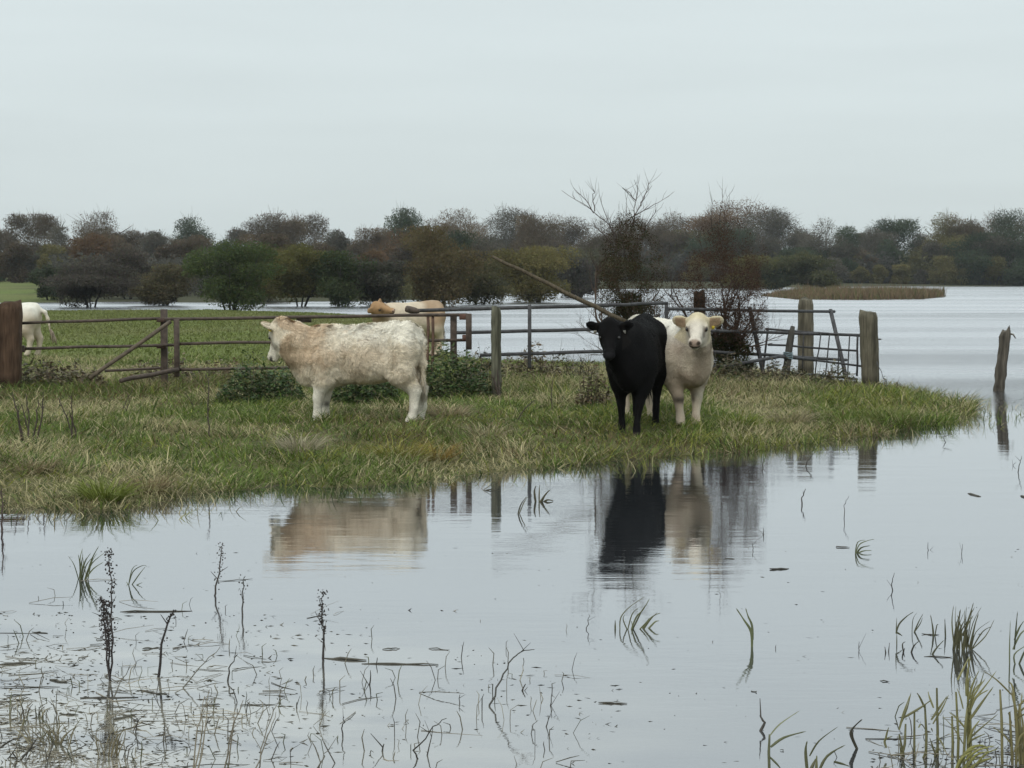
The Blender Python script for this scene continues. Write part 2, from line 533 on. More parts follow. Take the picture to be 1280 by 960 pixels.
# straggling stems that trail into the water along the shore
S = sample_bank(14000, 16.5, 38, -.8)
S = S[(S[:, 2] < .15)]
S = S[fbm(S[:, 0] * 1.1, S[:, 1] * 1.1, 91, 2) > .40]
x, y, d = S.T; n = len(x)
col = grass_cols(x, y, d)
V, lo, si, C = blades(np.stack([x, y, np.maximum(ground(x, y), -.05)], 1), rng.uniform(0, 6.28, n), np.abs(rng.normal(.3, .3, n)), rng.uniform(.1, .26, n), rng.uniform(.005, .011, n), rng.uniform(.1, .9, n), col)
g3 = link_mesh('shore_grass', np_mesh('shore_grass', V, lo, si, C), M_GRASS)
tag(g3, 'sparse grass stems standing in the water along the bank edge', 'grass', kind='stuff')

# reed island on the far water
xr0, yr0 = REED.min(0); xr1, yr1 = REED.max(0)
P = rng.uniform((xr0 - 1, yr0 - 1), (xr1 + 2, yr1 + 1), (60000, 2)); dd = sdist(P, REED)
P = P[(dd > -.3) ][:26000]; n = len(P)
ln = (.25 + .9 * fbm(P[:, 0] * 1.1, P[:, 1] * .1, 5, 3)) * rng.uniform(.4, 1.3, n) * np.where(rng.random(n) < .03, 1.5, 1) * np.clip((P[:, 0] - xr0 + 1) / 5, .4, 1) * np.clip((xr1 + 2 - P[:, 0]) / 4, .35, 1)
col = np.array([.19, .13, .08]) * rng.uniform(.5, 1.4, (n, 1)); gsel = rng.random(n) < .25; col[gsel] = np.array([.12, .13, .05])
V, lo, si, C = blades(np.stack([P[:, 0], P[:, 1], np.full(n, .0)], 1), rng.uniform(0, 6.28, n), np.abs(rng.normal(.15, .12, n)), ln * 1.15, rng.uniform(.03, .07, n), rng.uniform(0, .3, n), col)
g4 = link_mesh('reed_bed', np_mesh('reed_bed', V, lo, si, C), M_GRASS)
tag(g4, 'low brown reed bed lying out on the far water', 'reeds', kind='stuff')
# ------------------------------------------------------------------ cattle: one continuous body surface from a distance field
def vnoise3(P, s, seed=0):
    q = P * s
    i = np.floor(q); f = q - i; f = f * f * (3 - 2 * f)
    r = 0
    for dx in (0, 1):
        for dy in (0, 1):
            for dz in (0, 1):
                h = _hash(i[:, 0] + dx, i[:, 1] + dy, seed + 0) ; h = _hash(np.floor(h * 65535) + i[:, 2] + dz, i[:, 2] * 7 + dz * 7, seed + 5)
                w = (f[:, 0] if dx else 1 - f[:, 0]) * (f[:, 1] if dy else 1 - f[:, 1]) * (f[:, 2] if dz else 1 - f[:, 2])
                r = r + h * w
    return r

def tcap(P, a, b, ra, rb):
    a = np.array(a, np.float32); b = np.array(b, np.float32)
    ab = b - a
    t = np.clip((P - a) @ ab / (ab @ ab), 0, 1)
    q = P - a - t[:, None] * ab
    return np.sqrt((q * q).sum(1)) - (ra + (rb - ra) * t)

def ell(P, c, r, M=None):
    q = P - np.array(c, np.float32)
    if M is not None: q = q @ M
    r = np.array(r, np.float32)
    k0 = np.sqrt(((q / r) ** 2).sum(1)); k1 = np.sqrt(((q / (r * r)) ** 2).sum(1)) + 1e-9
    return k0 * (k0 - 1) / k1

def smin(a, b, k):
    h = np.maximum(k - np.abs(a - b), 0) / k
    return np.minimum(a, b) - h * h * k * .25

def surface_nets(Fv, org, h):
    nx, ny, nz = Fv.shape
    ins = Fv < 0
    c = [(dx, dy, dz) for dx in (0, 1) for dy in (0, 1) for dz in (0, 1)]
    sl = lambda d: tuple(slice(k, k + n - 1) for k, n in zip(d, (nx, ny, nz)))
    cnt = sum(ins[sl(d)].astype(np.int8) for d in c)
    act = (cnt > 0) & (cnt < 8)
    idx = np.full(act.shape, -1, np.int64); A = np.argwhere(act); idx[act] = np.arange(len(A))
    acc = np.zeros((len(A), 3)); num = np.zeros(len(A))
    for d1 in c:
        for ax in range(3):
            if d1[ax]: continue
            d2 = list(d1); d2[ax] = 1
            f1 = Fv[A[:, 0] + d1[0], A[:, 1] + d1[1], A[:, 2] + d1[2]]
            f2 = Fv[A[:, 0] + d2[0], A[:, 1] + d2[1], A[:, 2] + d2[2]]
            m = (f1 < 0) != (f2 < 0)
            t = np.where(m, f1 / np.where(m, f1 - f2, 1), 0)
            p = np.tile(np.array(d1, float), (len(A), 1)); p[:, ax] += t
            acc += p * m[:, None]; num += m
    Vv = (A + acc / num[:, None]) * h + org
    quads = []
    for ax in range(3):
        b, cax = [(1, 2), (2, 0), (0, 1)][ax]
        s1 = [slice(None)] * 3; s2 = [slice(None)] * 3
        s1[ax] = slice(0, -1); s2[ax] = slice(1, None)
        i1, i2 = ins[tuple(s1)], ins[tuple(s2)]
        E = np.argwhere(i1 != i2)
        E = E[(E[:, b] > 0) & (E[:, cax] > 0) & (E[:, b] < Fv.shape[b] - 1) & (E[:, cax] < Fv.shape[cax] - 1)]
        def g(db, dc):
            q = E.copy(); q[:, b] -= db; q[:, cax] -= dc
            return idx[q[:, 0], q[:, 1], q[:, 2]]
        Q = np.stack([g(1, 1), g(0, 1), g(0, 0), g(1, 0)], 1)
        fl = ~i1[tuple(E.T)]
        Q[fl] = Q[fl][:, ::-1]
        quads.append(Q)
    return Vv, np.concatenate(quads)

def make_cow(label, group, root, rz, scale, poll_w, head_yaw_w, head_pitch, coat, legs, legk=1.0, hs=1.0, lx=1.0, wy=1.0, h=.017, fur=0, furlen=.03, fw=.004, shag=.006,
             tail=((-.76, 0, 1.10), (-.81, .0, 1.0), (-.805, 0, .72), (-.80, 0, .45)), mid=None, roll=0, tags=(), tagcol=(.6, .45, .05), back=0.0, eye=True, mat=None):
    T = empty('cow', root, rz); tag(T, label, 'cow', group)
    inv = (Matrix.Translation(root) @ Matrix.Rotation(rz, 4, 'Z')).inverted()
    poll = np.array(inv @ Vector(poll_w)) / scale
    hm = Matrix.Rotation(head_yaw_w - rz, 3, 'Z') @ Matrix.Rotation(head_pitch, 3, 'Y') @ Matrix.Rotation(roll, 3, 'X')
    HM = np.array(hm, np.float32) * hs
    hw = lambda q: np.array(q, np.float32) @ HM.T + poll      # head-local -> body-local
    neck0 = np.array((.60, 0, .90)); neck1 = hw((-.05, 0, -.07))
    if mid is None: nm = neck0 * .45 + neck1 * .55 + np.array((0, 0, -.02))
    else: nm = np.array(mid)
    lo = np.array((-1.0, -.46, -.03)); hi = np.array((1.15, .46, 1.45))
    for q in ((.5, 0, 0), (-.15, .33, .1), (-.15, -.33, .1), (.45, 0, -.2), (0, 0, .15)):
        lo = np.minimum(lo, hw(q) - .03); hi = np.maximum(hi, hw(q) + .03)
    nn = np.ceil((hi - lo) / h).astype(int) + 1
    gx = [lo[k] + np.arange(nn[k]) * h for k in range(3)]
    P = np.stack(np.meshgrid(*gx, indexing='ij'), -1).reshape(-1, 3).astype(np.float32)
    P0 = P; sc3 = np.array((lx, wy, 1), np.float32); P = P0 / sc3; neck1 = neck1 / sc3; nm = nm / sc3
    f = ell(P, (-.05, 0, .80), (.66, .325, .318))
    f = smin(f, ell(P, (-.50, 0, .93), (.27, .275, .26)), .18)
    f = smin(f, ell(P, (.45, 0, .79), (.36, .275, .35)), .15)
    f = smin(f, tcap(P, (-.64, 0, 1.065), (-.1, 0, 1.01), .12, .12), .14)
    f = smin(f, tcap(P, (-.1, 0, 1.005), (.50, 0, 1.01), .12, .125), .14)
    f = smin(f, ell(P, (.70, 0, .67), (.18, .13, .19)), .14)
    for s in (1, -1):
        f = smin(f, ell(P, (.655, s * .165, .74), (.09, .07, .13)), .07)      # points of the shoulders
        f = smin(f, ell(P, (-.57, s * .21, 1.06), (.09, .06, .05)), .1)      # hook bones
        f = smin(f, ell(P, (.42, s * .17, .80), (.20, .13, .28)), .1)         # shoulder blades
    f = smin(f, tcap(P, neck0, nm, .215, .165), .12)
    f = smin(f, tcap(P, nm, neck1, .165, .118), .10)
    P2 = P * np.array((1, 1.5, 1), np.float32)
    f = smin(f, tcap(P2, (.68, 0, .70), (neck1 * .5 + nm * .5) * (1, 1.5, 1) + np.array((.02, 0, -.16)), .19, .11) / 1.15, .10)   # deep throat and dewlap
    f = smin(f, tcap(P, hw((.04, 0, -.13)) / sc3, (.64, 0, .72), .085, .18), .12)
    f = smin(f, tcap(P, nm + np.array((.0, 0, -.17)), hw((.1, 0, -.16)) / sc3, .11, .06), .12)  # throat
    # legs: (front left, front right, hind left, hind right) hoof x and y
    for k, (hx, hy) in enumerate(legs):
        s = 1 if k % 2 == 0 else -1
        if k < 2:
            d = hx - .56
            pts = [((.47, s * .185, .74), .165), ((.47 + d * .2, s * .17, .55), .122), ((.52 + d * .7, (s * .155 + hy) / 2, .33), .070), ((.53 + d * .95, hy, .13), .050), ((.535 + d, hy, .075), .056), ((.56 + d, hy, .035), .060)]
        else:
            d = hx + .56
            pts = [((-.53, s * .165, .86), .21), ((-.51 + d * .3, s * .175, .63), .175), ((-.655 + d * .8, (s * .17 + hy) / 2, .41), .078), ((-.635 + d * .95, hy, .20), .058), ((-.60 + d, hy, .08), .056), ((-.565 + d, hy, .035), .062)]
        leg = None
        for (a, ra), (b, rb) in zip(pts[:-1], pts[1:]):
            e = tcap(P, a, b, ra * (legk if ra < .1 else 1), rb * (legk if rb < .1 else 1))
            leg = e if leg is None else smin(leg, e, .035)
        leg = np.maximum(leg, -P[:, 2])           # flat sole
        f = smin(f, leg, .09)
    for s in (1, -1):     # hollow of the flank, and behind the elbow
        for (cc_, rr_) in (((-.27, s * .37, .90), (.15, .10, .12)), ((.20, s * .36, .60), (.10, .09, .16))):
            f = -smin(-f, ell(P, cc_, rr_), .12)
    f = smin(f, tcap(P, (-.68, 0, 1.155), (.4, 0, 1.105), .03, .03), .08)      # spine
    # head in its own frame
    HI = np.array(hm, np.float32) / hs
    Q = (P0 - poll.astype(np.float32)) @ HI
    g = ell(Q, (.05, 0, -.025), (.14, .118, .125))
    g = smin(g, ell(Q, (-.03, 0, .035), (.085, .095, .08)), .06)
    g = smin(g, tcap(Q, (.10, 0, -.03), (.35, 0, -.055), .092, .056), .06)
    g = smin(g, ell(Q, (.405, 0, -.062), (.06, .078, .058)), .05)
    g = smin(g, tcap(Q, (.04, 0, -.12), (.375, 0, -.128), .080, .040), .05)
    for s in (1, -1):
        g = smin(g, ell(Q, (.10, s * .092, .0), (.06, .032, .035)), .03)
        eyep = np.sqrt(((Q - np.array((.145, s * .112, -.015))) ** 2).sum(1)) - .018
        g = np.maximum(g, -eyep)
    for s in (1, -1):
        em = np.array(Matrix.Rotation(R(14) * s, 3, 'Z') @ Matrix.Rotation(s * R(10), 3, 'X'), np.float32)
        e = ell(Q, (-.045, s * .19, .0), (.026, .112, .078), em)
        cav = ell(Q, (-.0, s * .20, .0), (.028, .082, .056), em)
        e = np.maximum(e, -cav)
        g = smin(g, e, .035)
    f = smin(f, g * hs, .07)
    # tail
    tp = [np.array(q) for q in tail]
    rr = np.linspace(.045, .024, len(tp))
    for k in range(len(tp) - 1):
        f = smin(f, tcap(P, tp[k], tp[k + 1], rr[k], rr[k + 1]), .05)
    Vv, Qd = surface_nets(f.reshape(nn).astype(float), lo, h)
    # smoothing towards neighbours (twice)
    for _ in range(2):
        s = np.zeros_like(Vv); c = np.zeros(len(Vv))
        for k in range(4):
            np.add.at(s, Qd[:, k], Vv[Qd[:, (k + 1) % 4]]); np.add.at(c, Qd[:, k], 1)
            np.add.at(s, Qd[:, k], Vv[Qd[:, (k - 1) % 4]]); np.add.at(c, Qd[:, k], 1)
        Vv = Vv * .6 + .4 * s / c[:, None]
    tri = np.concatenate([Qd[:, [0, 1, 2]], Qd[:, [0, 2, 3]]])
    fnm = np.cross(Vv[tri[:, 1]] - Vv[tri[:, 0]], Vv[tri[:, 2]] - Vv[tri[:, 0]])
    vn = np.zeros_like(Vv)
    for k in range(3): np.add.at(vn, tri[:, k], fnm)
    vn /= np.linalg.norm(vn, axis=1)[:, None] + 1e-12
    HQ = (Vv - poll) @ HI
    onhead = np.clip(1 - np.maximum(np.abs(HQ[:, 0] - .18) - .26, 0) / .06, 0, 1) * (np.abs(HQ[:, 1]) < .34) * (np.abs(HQ[:, 2]) < .22)
    body = np.clip((Vv[:, 2] - .35) / .2, 0, 1) * (1 - onhead * .8)
    nz_ = vnoise3(Vv, 24, 3) * .6 + vnoise3(Vv, 44, 9) * .4 - .5
    Cc = coat(Vv / sc3, HQ, onhead)
    Vv = Vv + vn * (nz_ * shag * 2 * (body * .85 + .15))[:, None]
    hoof = Vv[:, 2] < .05
    Cc[hoof] = (.06, .05, .04)
    me = np_mesh('body', Vv * scale, Qd, np.full(len(Qd), 4), Cc, True)
    link_mesh('body', me, mat or M_COAT, T)
    if fur:
        ar = np.linalg.norm(fnm, axis=1); cum = np.cumsum(ar) / ar.sum()
        ti = np.searchsorted(cum, rng.random(fur))
        u = rng.random((fur, 2)); fl = u.sum(1) > 1; u[fl] = 1 - u[fl]
        a, b, c = (tri[ti, k] for k in range(3))
        mix = lambda A: A[a] * (1 - u[:, :1] - u[:, 1:]) + A[b] * u[:, :1] + A[c] * u[:, 1:]
        p, nn_, cc = mix(Vv), mix(vn), mix(Cc)
        wb = (body[a] * .8 + .2)
        keep = p[:, 2] > .08
        p, nn_, cc, wb = p[keep], nn_[keep], cc[keep], wb[keep]
        n = len(p)
        curl = np.stack([vnoise3(p, 11, 21), vnoise3(p, 11, 22), vnoise3(p, 11, 23)], 1) - .5
        flow = np.array([-.55, 0, -.75]) + curl * 3.2 + rng.normal(0, .35, (n, 3))
        flow -= nn_ * (flow * nn_).sum(1)[:, None]
        flow /= np.linalg.norm(flow, axis=1)[:, None] + 1e-9
        ln = furlen * wb * rng.uniform(.6, 1.3, n)
        tipv = p + flow * ln[:, None] * .93 + nn_ * (ln * .38)[:, None]
        sd = np.cross(flow, nn_); sd /= np.linalg.norm(sd, axis=1)[:, None] + 1e-9
        w = (fw * rng.uniform(.7, 1.4, n))[:, None]
        VV = np.stack([p - sd * w, p + sd * w, tipv], 1).reshape(-1, 3)
        cc = cc * (rng.uniform(.76, 1.14, (n, 1)) if fur > 40000 else rng.uniform(.9, 1.08, (n, 1)))
        me = np_mesh('coat', VV * scale, np.arange(3 * n), np.full(n, 3), np.repeat(cc, 3, 0))
        link_mesh('coat', me, mat or M_FUR, T)
    # tail switch: a tassel of long hairs
    m = MB(); e = tp[-1]; dn = tp[-1] - tp[-2]; dn = dn / np.linalg.norm(dn)
    tc_ = coat(np.array([e]), (np.array([e]) - poll) @ HI, np.zeros(1))[0] * .85
    for k in range(46):
        q0 = e * sc3 - dn * random.uniform(0, .16) + rng.normal(0, .012, 3)
        q1 = q0 + dn * .10 + rng.normal(0, .02, 3); q2 = q1 + np.array((0, 0, -.12)) * random.uniform(.6, 1.3) + rng.normal(0, .018, 3)
        m.tube([q0 * scale, q1 * scale, q2 * scale], [.006, .006, .002], 3, tuple(tc_ * random.uniform(.7, 1.1)))
    m.build('tail_switch', M_FUR, T)
    if eye:
        for s in (1, -1):
            m = MB(); c0 = hw((.143, s * .108, -.015))
            for i in range(7):
                pass
            rings = [(math.cos(a) * .019, math.sin(a) * .019) for a in np.linspace(-math.pi / 2, math.pi / 2, 7)]
            m.tube([(c0 + np.array((0, 0, zz))) * scale for (_, zz) in rings], [max(r_, .0005) * scale for (r_, _) in rings], 10, (.012, .009, .007))
            m.build('eye', M_EYE, T, smooth=True)
    for s in tags:
        m = MB(); c0 = hw((-.005, s * .175, -.055))
        d1 = hm @ Vector((.0, 0, -1)); d2 = hm @ Vector((0, 1, 0)); d3 = hm @ Vector((1, 0, 0))
        MM = Matrix((d2, d3, d1)).transposed()
        m.box(Vector(c0 * scale), (.036, .008, .045), tagcol, MM, .003)
        m.build('ear_tag', M_TAG, T)
    return T

def sm(x, a, b):
    t = np.clip((x - a) / (b - a), 0, 1); return t * t * (3 - 2 * t)

def face_marks(C, H, on, nose, rim):
    on = on[:, None] > .5
    d = np.minimum(np.linalg.norm((H - np.array((.45, .046, -.05))) * (1, 1, 1.2), axis=1), np.linalg.norm((H - np.array((.45, -.046, -.05))) * (1, 1, 1.2), axis=1))
    muz = (sm(H[:, 0], .415, .445) * sm(H[:, 2], -.105, -.085))[:, None]
    C = np.where(on, C * (1 - muz) + np.array(nose) * muz, C)
    nos = (1 - sm(d, .018, .032))[:, None]
    mouth = ((1 - sm(np.abs(H[:, 2] + .105), .010, .022)) * sm(H[:, 0], .34, .38))[:, None]
    k = np.clip(nos + mouth, 0, 1) * on
    C = C * (1 - k * .85)
    e = np.minimum(np.linalg.norm(H - np.array((.145, .112, -.015)), axis=1), np.linalg.norm(H - np.array((.145, -.112, -.015)), axis=1))
    k = np.clip((1 - sm(e, .02, .042)) + .55 * (1 - sm(np.abs(np.abs(H[:, 1]) - .085), .008, .02)) * sm(H[:, 0], .14, .17) * (1 - sm(H[:, 0], .22, .30)) * (H[:, 2] > -.10), 0, 1)[:, None] * on
    C = C * (1 - k) + np.array(rim) * k
    return C

def coat_shaggy(V, H, on):
    cream = np.array([.78, .675, .52]); white = np.array([.86, .80, .68]); tan = np.array([.60, .41, .25]); dirt = np.array([.52, .40, .27])
    n = vnoise3(V, 5, 1); n2 = vnoise3(V, 14, 2)
    w = sm(V[:, 2] + (n2 - .5) * .15, .85, 1.1) * (1 - sm(V[:, 0] + (n - .5) * .3, .05, .6))
    C = cream[None] * (1 - w[:, None]) + white[None] * w[:, None]
    k = sm(V[:, 0], .30, .62) * (1 - sm(V[:, 0], 1.02, 1.16)) * sm(V[:, 2], .62, .80) * (.35 + .65 * n)
    k = np.clip(k * .8 + .35 * sm(n2, .5, .75) * sm(V[:, 0], -.6, .5) * sm(V[:, 2], .5, .7), 0, .62) * (on < .5)
    C = C * (1 - k[:, None]) + tan[None] * k[:, None]
    d = np.clip((n - .45) * 2.0, 0, .45) * sm(V[:, 0], -.72, -.5) * (1 - sm(V[:, 2], .85, 1.0)) * sm(V[:, 2], .38, .5)
    C = C * (1 - d[:, None]) + dirt[None] * d[:, None]
    leg = 1 - sm(V[:, 2], .40, .52)
    C = C * (1 - leg[:, None]) + (white * .92)[None] * leg[:, None]
    sp = np.exp(-((V[:, 0] - .47) / .05) ** 2 - ((V[:, 2] - .235) / .035) ** 2)
    C = C * (1 - .8 * sp[:, None])
    hk = sm(H[:, 0], -.02, .14)[:, None] * on[:, None]
    C = C * (1 - hk * .85) + white * .92 * hk * .85
    return face_marks(C, H, on, (.50, .36, .30), (.25, .17, .10))

def coat_white(V, H, on):
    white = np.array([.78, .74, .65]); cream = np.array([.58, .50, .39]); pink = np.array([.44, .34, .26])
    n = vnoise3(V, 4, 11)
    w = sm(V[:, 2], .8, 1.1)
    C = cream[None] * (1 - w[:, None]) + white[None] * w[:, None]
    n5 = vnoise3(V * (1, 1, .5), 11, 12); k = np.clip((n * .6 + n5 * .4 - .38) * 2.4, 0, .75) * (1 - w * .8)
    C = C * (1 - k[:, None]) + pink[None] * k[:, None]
    for (kx, kz) in ((.50, .31),):
        sp = np.exp(-((V[:, 0] - kx - .08) / .07) ** 2 - ((V[:, 2] - kz) / .045) ** 2)
        C = C * (1 - .8 * (sp * sm(n5, .3, .6))[:, None])
    nk = sm(V[:, 0], .5, .7) * (1 - sm(np.abs(V[:, 1]), .07, .17)) * sm(V[:, 2], .42, .55) * (on < .3)  # brown of the neck, with the shade below the head painted in
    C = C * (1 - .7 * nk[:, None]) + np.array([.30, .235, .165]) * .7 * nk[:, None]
    hd = np.array([.62, .53, .36]); t = sm(H[:, 0], .02, .2)[:, None]
    C = np.where((on > .5)[:, None], hd * (1 - t) * .95 + np.array([.70, .63, .53]) * t, C)
    inner = (np.abs(H[:, 1]) > .135) & (H[:, 0] > -.042) & (np.abs(H[:, 2]) < .055) & (on > .3)
    C[inner] = (.34, .24, .15)
    return face_marks(C, H, on, (.36, .27, .21), (.10, .07, .05))

def coat_black(V, H, on):
    n = vnoise3(V, 7, 31)
    C = np.array([.0055, .005, .005])[None] * (.7 + .8 * n[:, None])
    inner = (np.abs(H[:, 1]) > .15) & (H[:, 0] > -.02) & (on > .3)
    C = np.where(inner[:, None], np.array([.014, .012, .011]), C)
    muz = sm(H[:, 0], .40, .43)[:, None] * (on[:, None] > .5)
    return C * (1 - muz) + np.array([.016, .015, .016]) * muz

def coat_brown(V, H, on):
    tan = np.array([.37, .26, .17]); pale = np.array([.60, .50, .38])
    n = vnoise3(V, 4, 41)
    w = np.clip(sm(V[:, 0], -.35, -.15) * (1 - sm(V[:, 0], .6, .75)) * .95 + (1 - sm(V[:, 2], .55, .8)) * .8 + (n - .5) * .5, 0, 1)
    C = tan[None] * (1 - w[:, None]) + pale[None] * w[:, None]
    C = np.where((on > .5)[:, None], np.array([.36, .22, .115]), C)
    return face_marks(C, H, on, (.45, .30, .22), (.08, .05, .03))

HERD = 'cattle on the flooded pasture'
c = D(452, 520, 25.3)
make_cow('shaggy cream cow standing side on with tan neck, looking away over the fence', HERD, (c.x, c.y, gz(c.x, c.y) - .03), R(179), 1.03,
         D(350, 410, 25.2), R(179 - 52), R(56), coat_shaggy, [(.60, .11), (.53, -.17), (-.63, .14), (-.72, -.15)], h=.016, hs=.93, lx=.90, fur=70000, furlen=.040, fw=.0065, shag=.012, tags=(1,))
c = D(797, 530, 25.15)
make_cow('black cow facing the camera at the water edge', HERD, (c.x, c.y, gz(c.x, c.y) - .03), R(-101), 1.17,
         D(762, 411, 24.0), R(-94), R(40), coat_black, legk=.80, wy=.75, hs=.82, mat=M_BLACK, legs=[(.66, .10), (.42, -.145), (-.50, .16), (-.62, -.14)], h=.016, fur=22000, furlen=.016, shag=.003, tags=(1, -1), tagcol=(.45, .43, .38))
c = D(830, 528, 26.25)
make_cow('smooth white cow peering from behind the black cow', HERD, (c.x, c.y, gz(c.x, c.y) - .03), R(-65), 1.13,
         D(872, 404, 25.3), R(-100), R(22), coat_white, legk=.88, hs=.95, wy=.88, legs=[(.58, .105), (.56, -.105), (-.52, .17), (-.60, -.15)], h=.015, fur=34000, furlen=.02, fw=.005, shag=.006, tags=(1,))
c = D(9, 440, 43.5)
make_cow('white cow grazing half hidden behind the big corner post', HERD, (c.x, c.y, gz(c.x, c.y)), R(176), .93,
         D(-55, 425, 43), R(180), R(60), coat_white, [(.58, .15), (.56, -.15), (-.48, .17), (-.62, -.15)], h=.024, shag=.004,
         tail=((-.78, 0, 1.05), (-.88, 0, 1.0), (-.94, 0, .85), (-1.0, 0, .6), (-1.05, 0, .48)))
c = D(514, 440, 46)
make_cow('tan and pale cow in the meadow behind the fence, head turned back', HERD, (c.x, c.y, gz(c.x, c.y)), R(214), 1.03,
         D(471, 383, 45.2), R(-30), R(6), coat_brown, roll=R(28), hs=.95, legs= [(.58, .15), (.56, -.15), (-.52, .17), (-.60, -.15)], h=.022, shag=.004, mid=(.80, .03, 1.0))
# ------------------------------------------------------------------ things assembled from world-space parts
def thing(name, label, cat, base, group=None):
    T = empty(name, base); return tag(T, label, cat, group)

def part(T, name, mb, mat, parent=None, smooth=False):
    b = T.location
    mb.v = [(v[0] - b[0], v[1] - b[1], v[2] - b[2]) for v in mb.v]
    return mb.build(name, mat, parent or T, smooth=smooth)

RUST = (.078, .056, .043); STEEL = (.060, .058, .060); OLD = (.13, .115, .085); DARKW = (.075, .05, .035); MOSS = (.125, .122, .088)

def wobble(a, b, n, amp):
    a, b = Vector(a), Vector(b)
    return [a.lerp(b, i / n) + (Vector(rng.normal(0, amp, 3)) if 0 < i < n else Vector()) for i in range(n + 1)]

def rail(T, a, b, r=.022, col=RUST, name='rail', bend=.004):
    m = MB(); m.tube(wobble(a, b, 5, bend), r, 8, col); return part(T, name, m, M_RUST, smooth=True)

def timber_post(label, px, top, wpx, Y, name='wooden_post', col=OLD, sink=.15, lean=0.0, rough=.012, group=None, base_px=None):
    """an irregular weathered post, rounded corners, chamfered and split top"""
    p0 = D(base_px if base_px is not None else px, 500, Y); bz = max(gz(p0.x, Y), -.3)
    p1 = D(px, top, Y)
    base = Vector((p0.x, Y, bz)); w = wpx / FPX * Y
    T = thing(name, label, 'post', base, group)
    nseg, nr = 14, 12
    ph = random.uniform(0, 9)
    vs, fs, cs = [], [], []
    for i in range(nseg + 1):
        t = i / nseg
        c = Vector((p0.x, Y, bz - sink)).lerp(p1, t)
        for k in range(nr):
            a = 2 * math.pi * k / nr
            ca, sa = math.cos(a), math.sin(a)
            sq = 1 / max(abs(ca), abs(sa)) * .5 + .5 * 1.0
            r = w * .5 * min(sq, 1.16) * (1 + .05 * math.sin(3 * t + k + ph)) + random.gauss(0, rough * .35)
            if i == nseg: r *= .88
            z = c.z + (random.gauss(0, rough) - .02 * math.cos(a + ph) if i == nseg else 0)
            vs.append((c.x + r * ca, c.y + r * sa, z))
            v = random.uniform(.8, 1.2) * (.55 if (k + int(ph)) % 5 == 0 else 1.0)
            wet = .55 if t < .22 else 1
            cs.append(tuple(q * v * wet for q in col))
    for i in range(nseg):
        for k in range(nr):
            fs.append((i * nr + k, i * nr + (k + 1) % nr, (i + 1) * nr + (k + 1) % nr, (i + 1) * nr + k))
    vs.append((p1.x, p1.y, p1.z - .012)); cs.append(tuple(q * 1.25 for q in col))
    for k in range(nr):
        fs.append((nseg * nr + k, nseg * nr + (k + 1) % nr, len(vs) - 1))
    m = MB(); m.v, m.f, m.c = vs, fs, cs
    part(T, 'post_body', m, M_WOOD)
    return T

POSTS = 'old fence posts'
timber_post('massive dark brown gatepost at the left end of the fence', 10, 378, 34, 30.6, 'gatepost', (.085, .052, .034), group=POSTS)
tp_ = timber_post('slim mossy wooden post between the tan cow and the middle gate', 620, 384, 12, 29.6, col=MOSS, group=POSTS, base_px=621)
timber_post('dark stub post behind the white cow, in front of the reddish bush', 874, 364, 15, 34.2, col=(.05, .04, .03), group=POSTS)
timber_post('tall square post with pale sawn top behind the tilted gate', 1007, 374, 19, 38.5, col=OLD, group=POSTS)
T = timber_post('thick grey green post at the water edge, last of the fence', 1085, 389, 22, 35.2, col=(.14, .125, .09), group=POSTS, base_px=1089)
m = MB(); a = D(1094, 424, 35.15); m.tube([a + Vector((-.12, -.0, 0)), a + Vector((.10, -.02, 0))], .012, 6, RUST); part(T, 'bolt', m, M_RUST)
m = MB(); m.tube(wobble(D(1096, 452, 35.0), D(1108, 482, 34.6), 5, .02), .006, 5, STEEL); part(T, 'wire', m, M_RUST)
T = timber_post('leaning rotten post standing alone in the open flood', 1257, 413, 13, 36.2, col=(.12, .105, .085), sink=.25, rough=.03, group=POSTS, base_px=1245)
m = MB(); a = D(1262, 416, 36.2); m.tube([a + Vector((-.06, 0, .0)), a + Vector((.06, -.02, -.03)), a + Vector((.10, -.03, -.10))], [.02, .016, .008], 5, (.2, .18, .15)); part(T, 'splinter', m, M_WOOD)

# left gate: its rails, rusty post and loose struts
Yl = 30.9
T = thing('metal_fence', 'rusty tube rail fence between the big gatepost and the rusty upright', 'fence', Vector((D(100, 470, Yl).x, Yl, .25)))
rail(T, D(27, 404, Yl), D(200, 398, Yl + .25), .022); rail(T, D(27, 436, Yl), D(222, 431, Yl + .1), .022)
rail(T, D(131, 463.5, Yl + .5), D(205, 460, Yl + .6), .02)
m = MB(); a = D(205, 397, Yl + .3); m.box((a.x, a.y, a.z / 2 + .05), (.095, .095, a.z - .1 + .25), RUST, None, .006); part(T, 'upright', m, M_RUST)
for yy in (400, 433):
    m = MB(); m.box(D(202, yy, Yl + .2), (.14, .08, .06), (.07, .04, .03), None, .005); part(T, 'hinge', m, M_RUST)
m = MB(); m.box(D(29, 436, Yl - .02), (.05, .06, .10), RUST, None, .005); part(T, 'bracket', m, M_RUST)

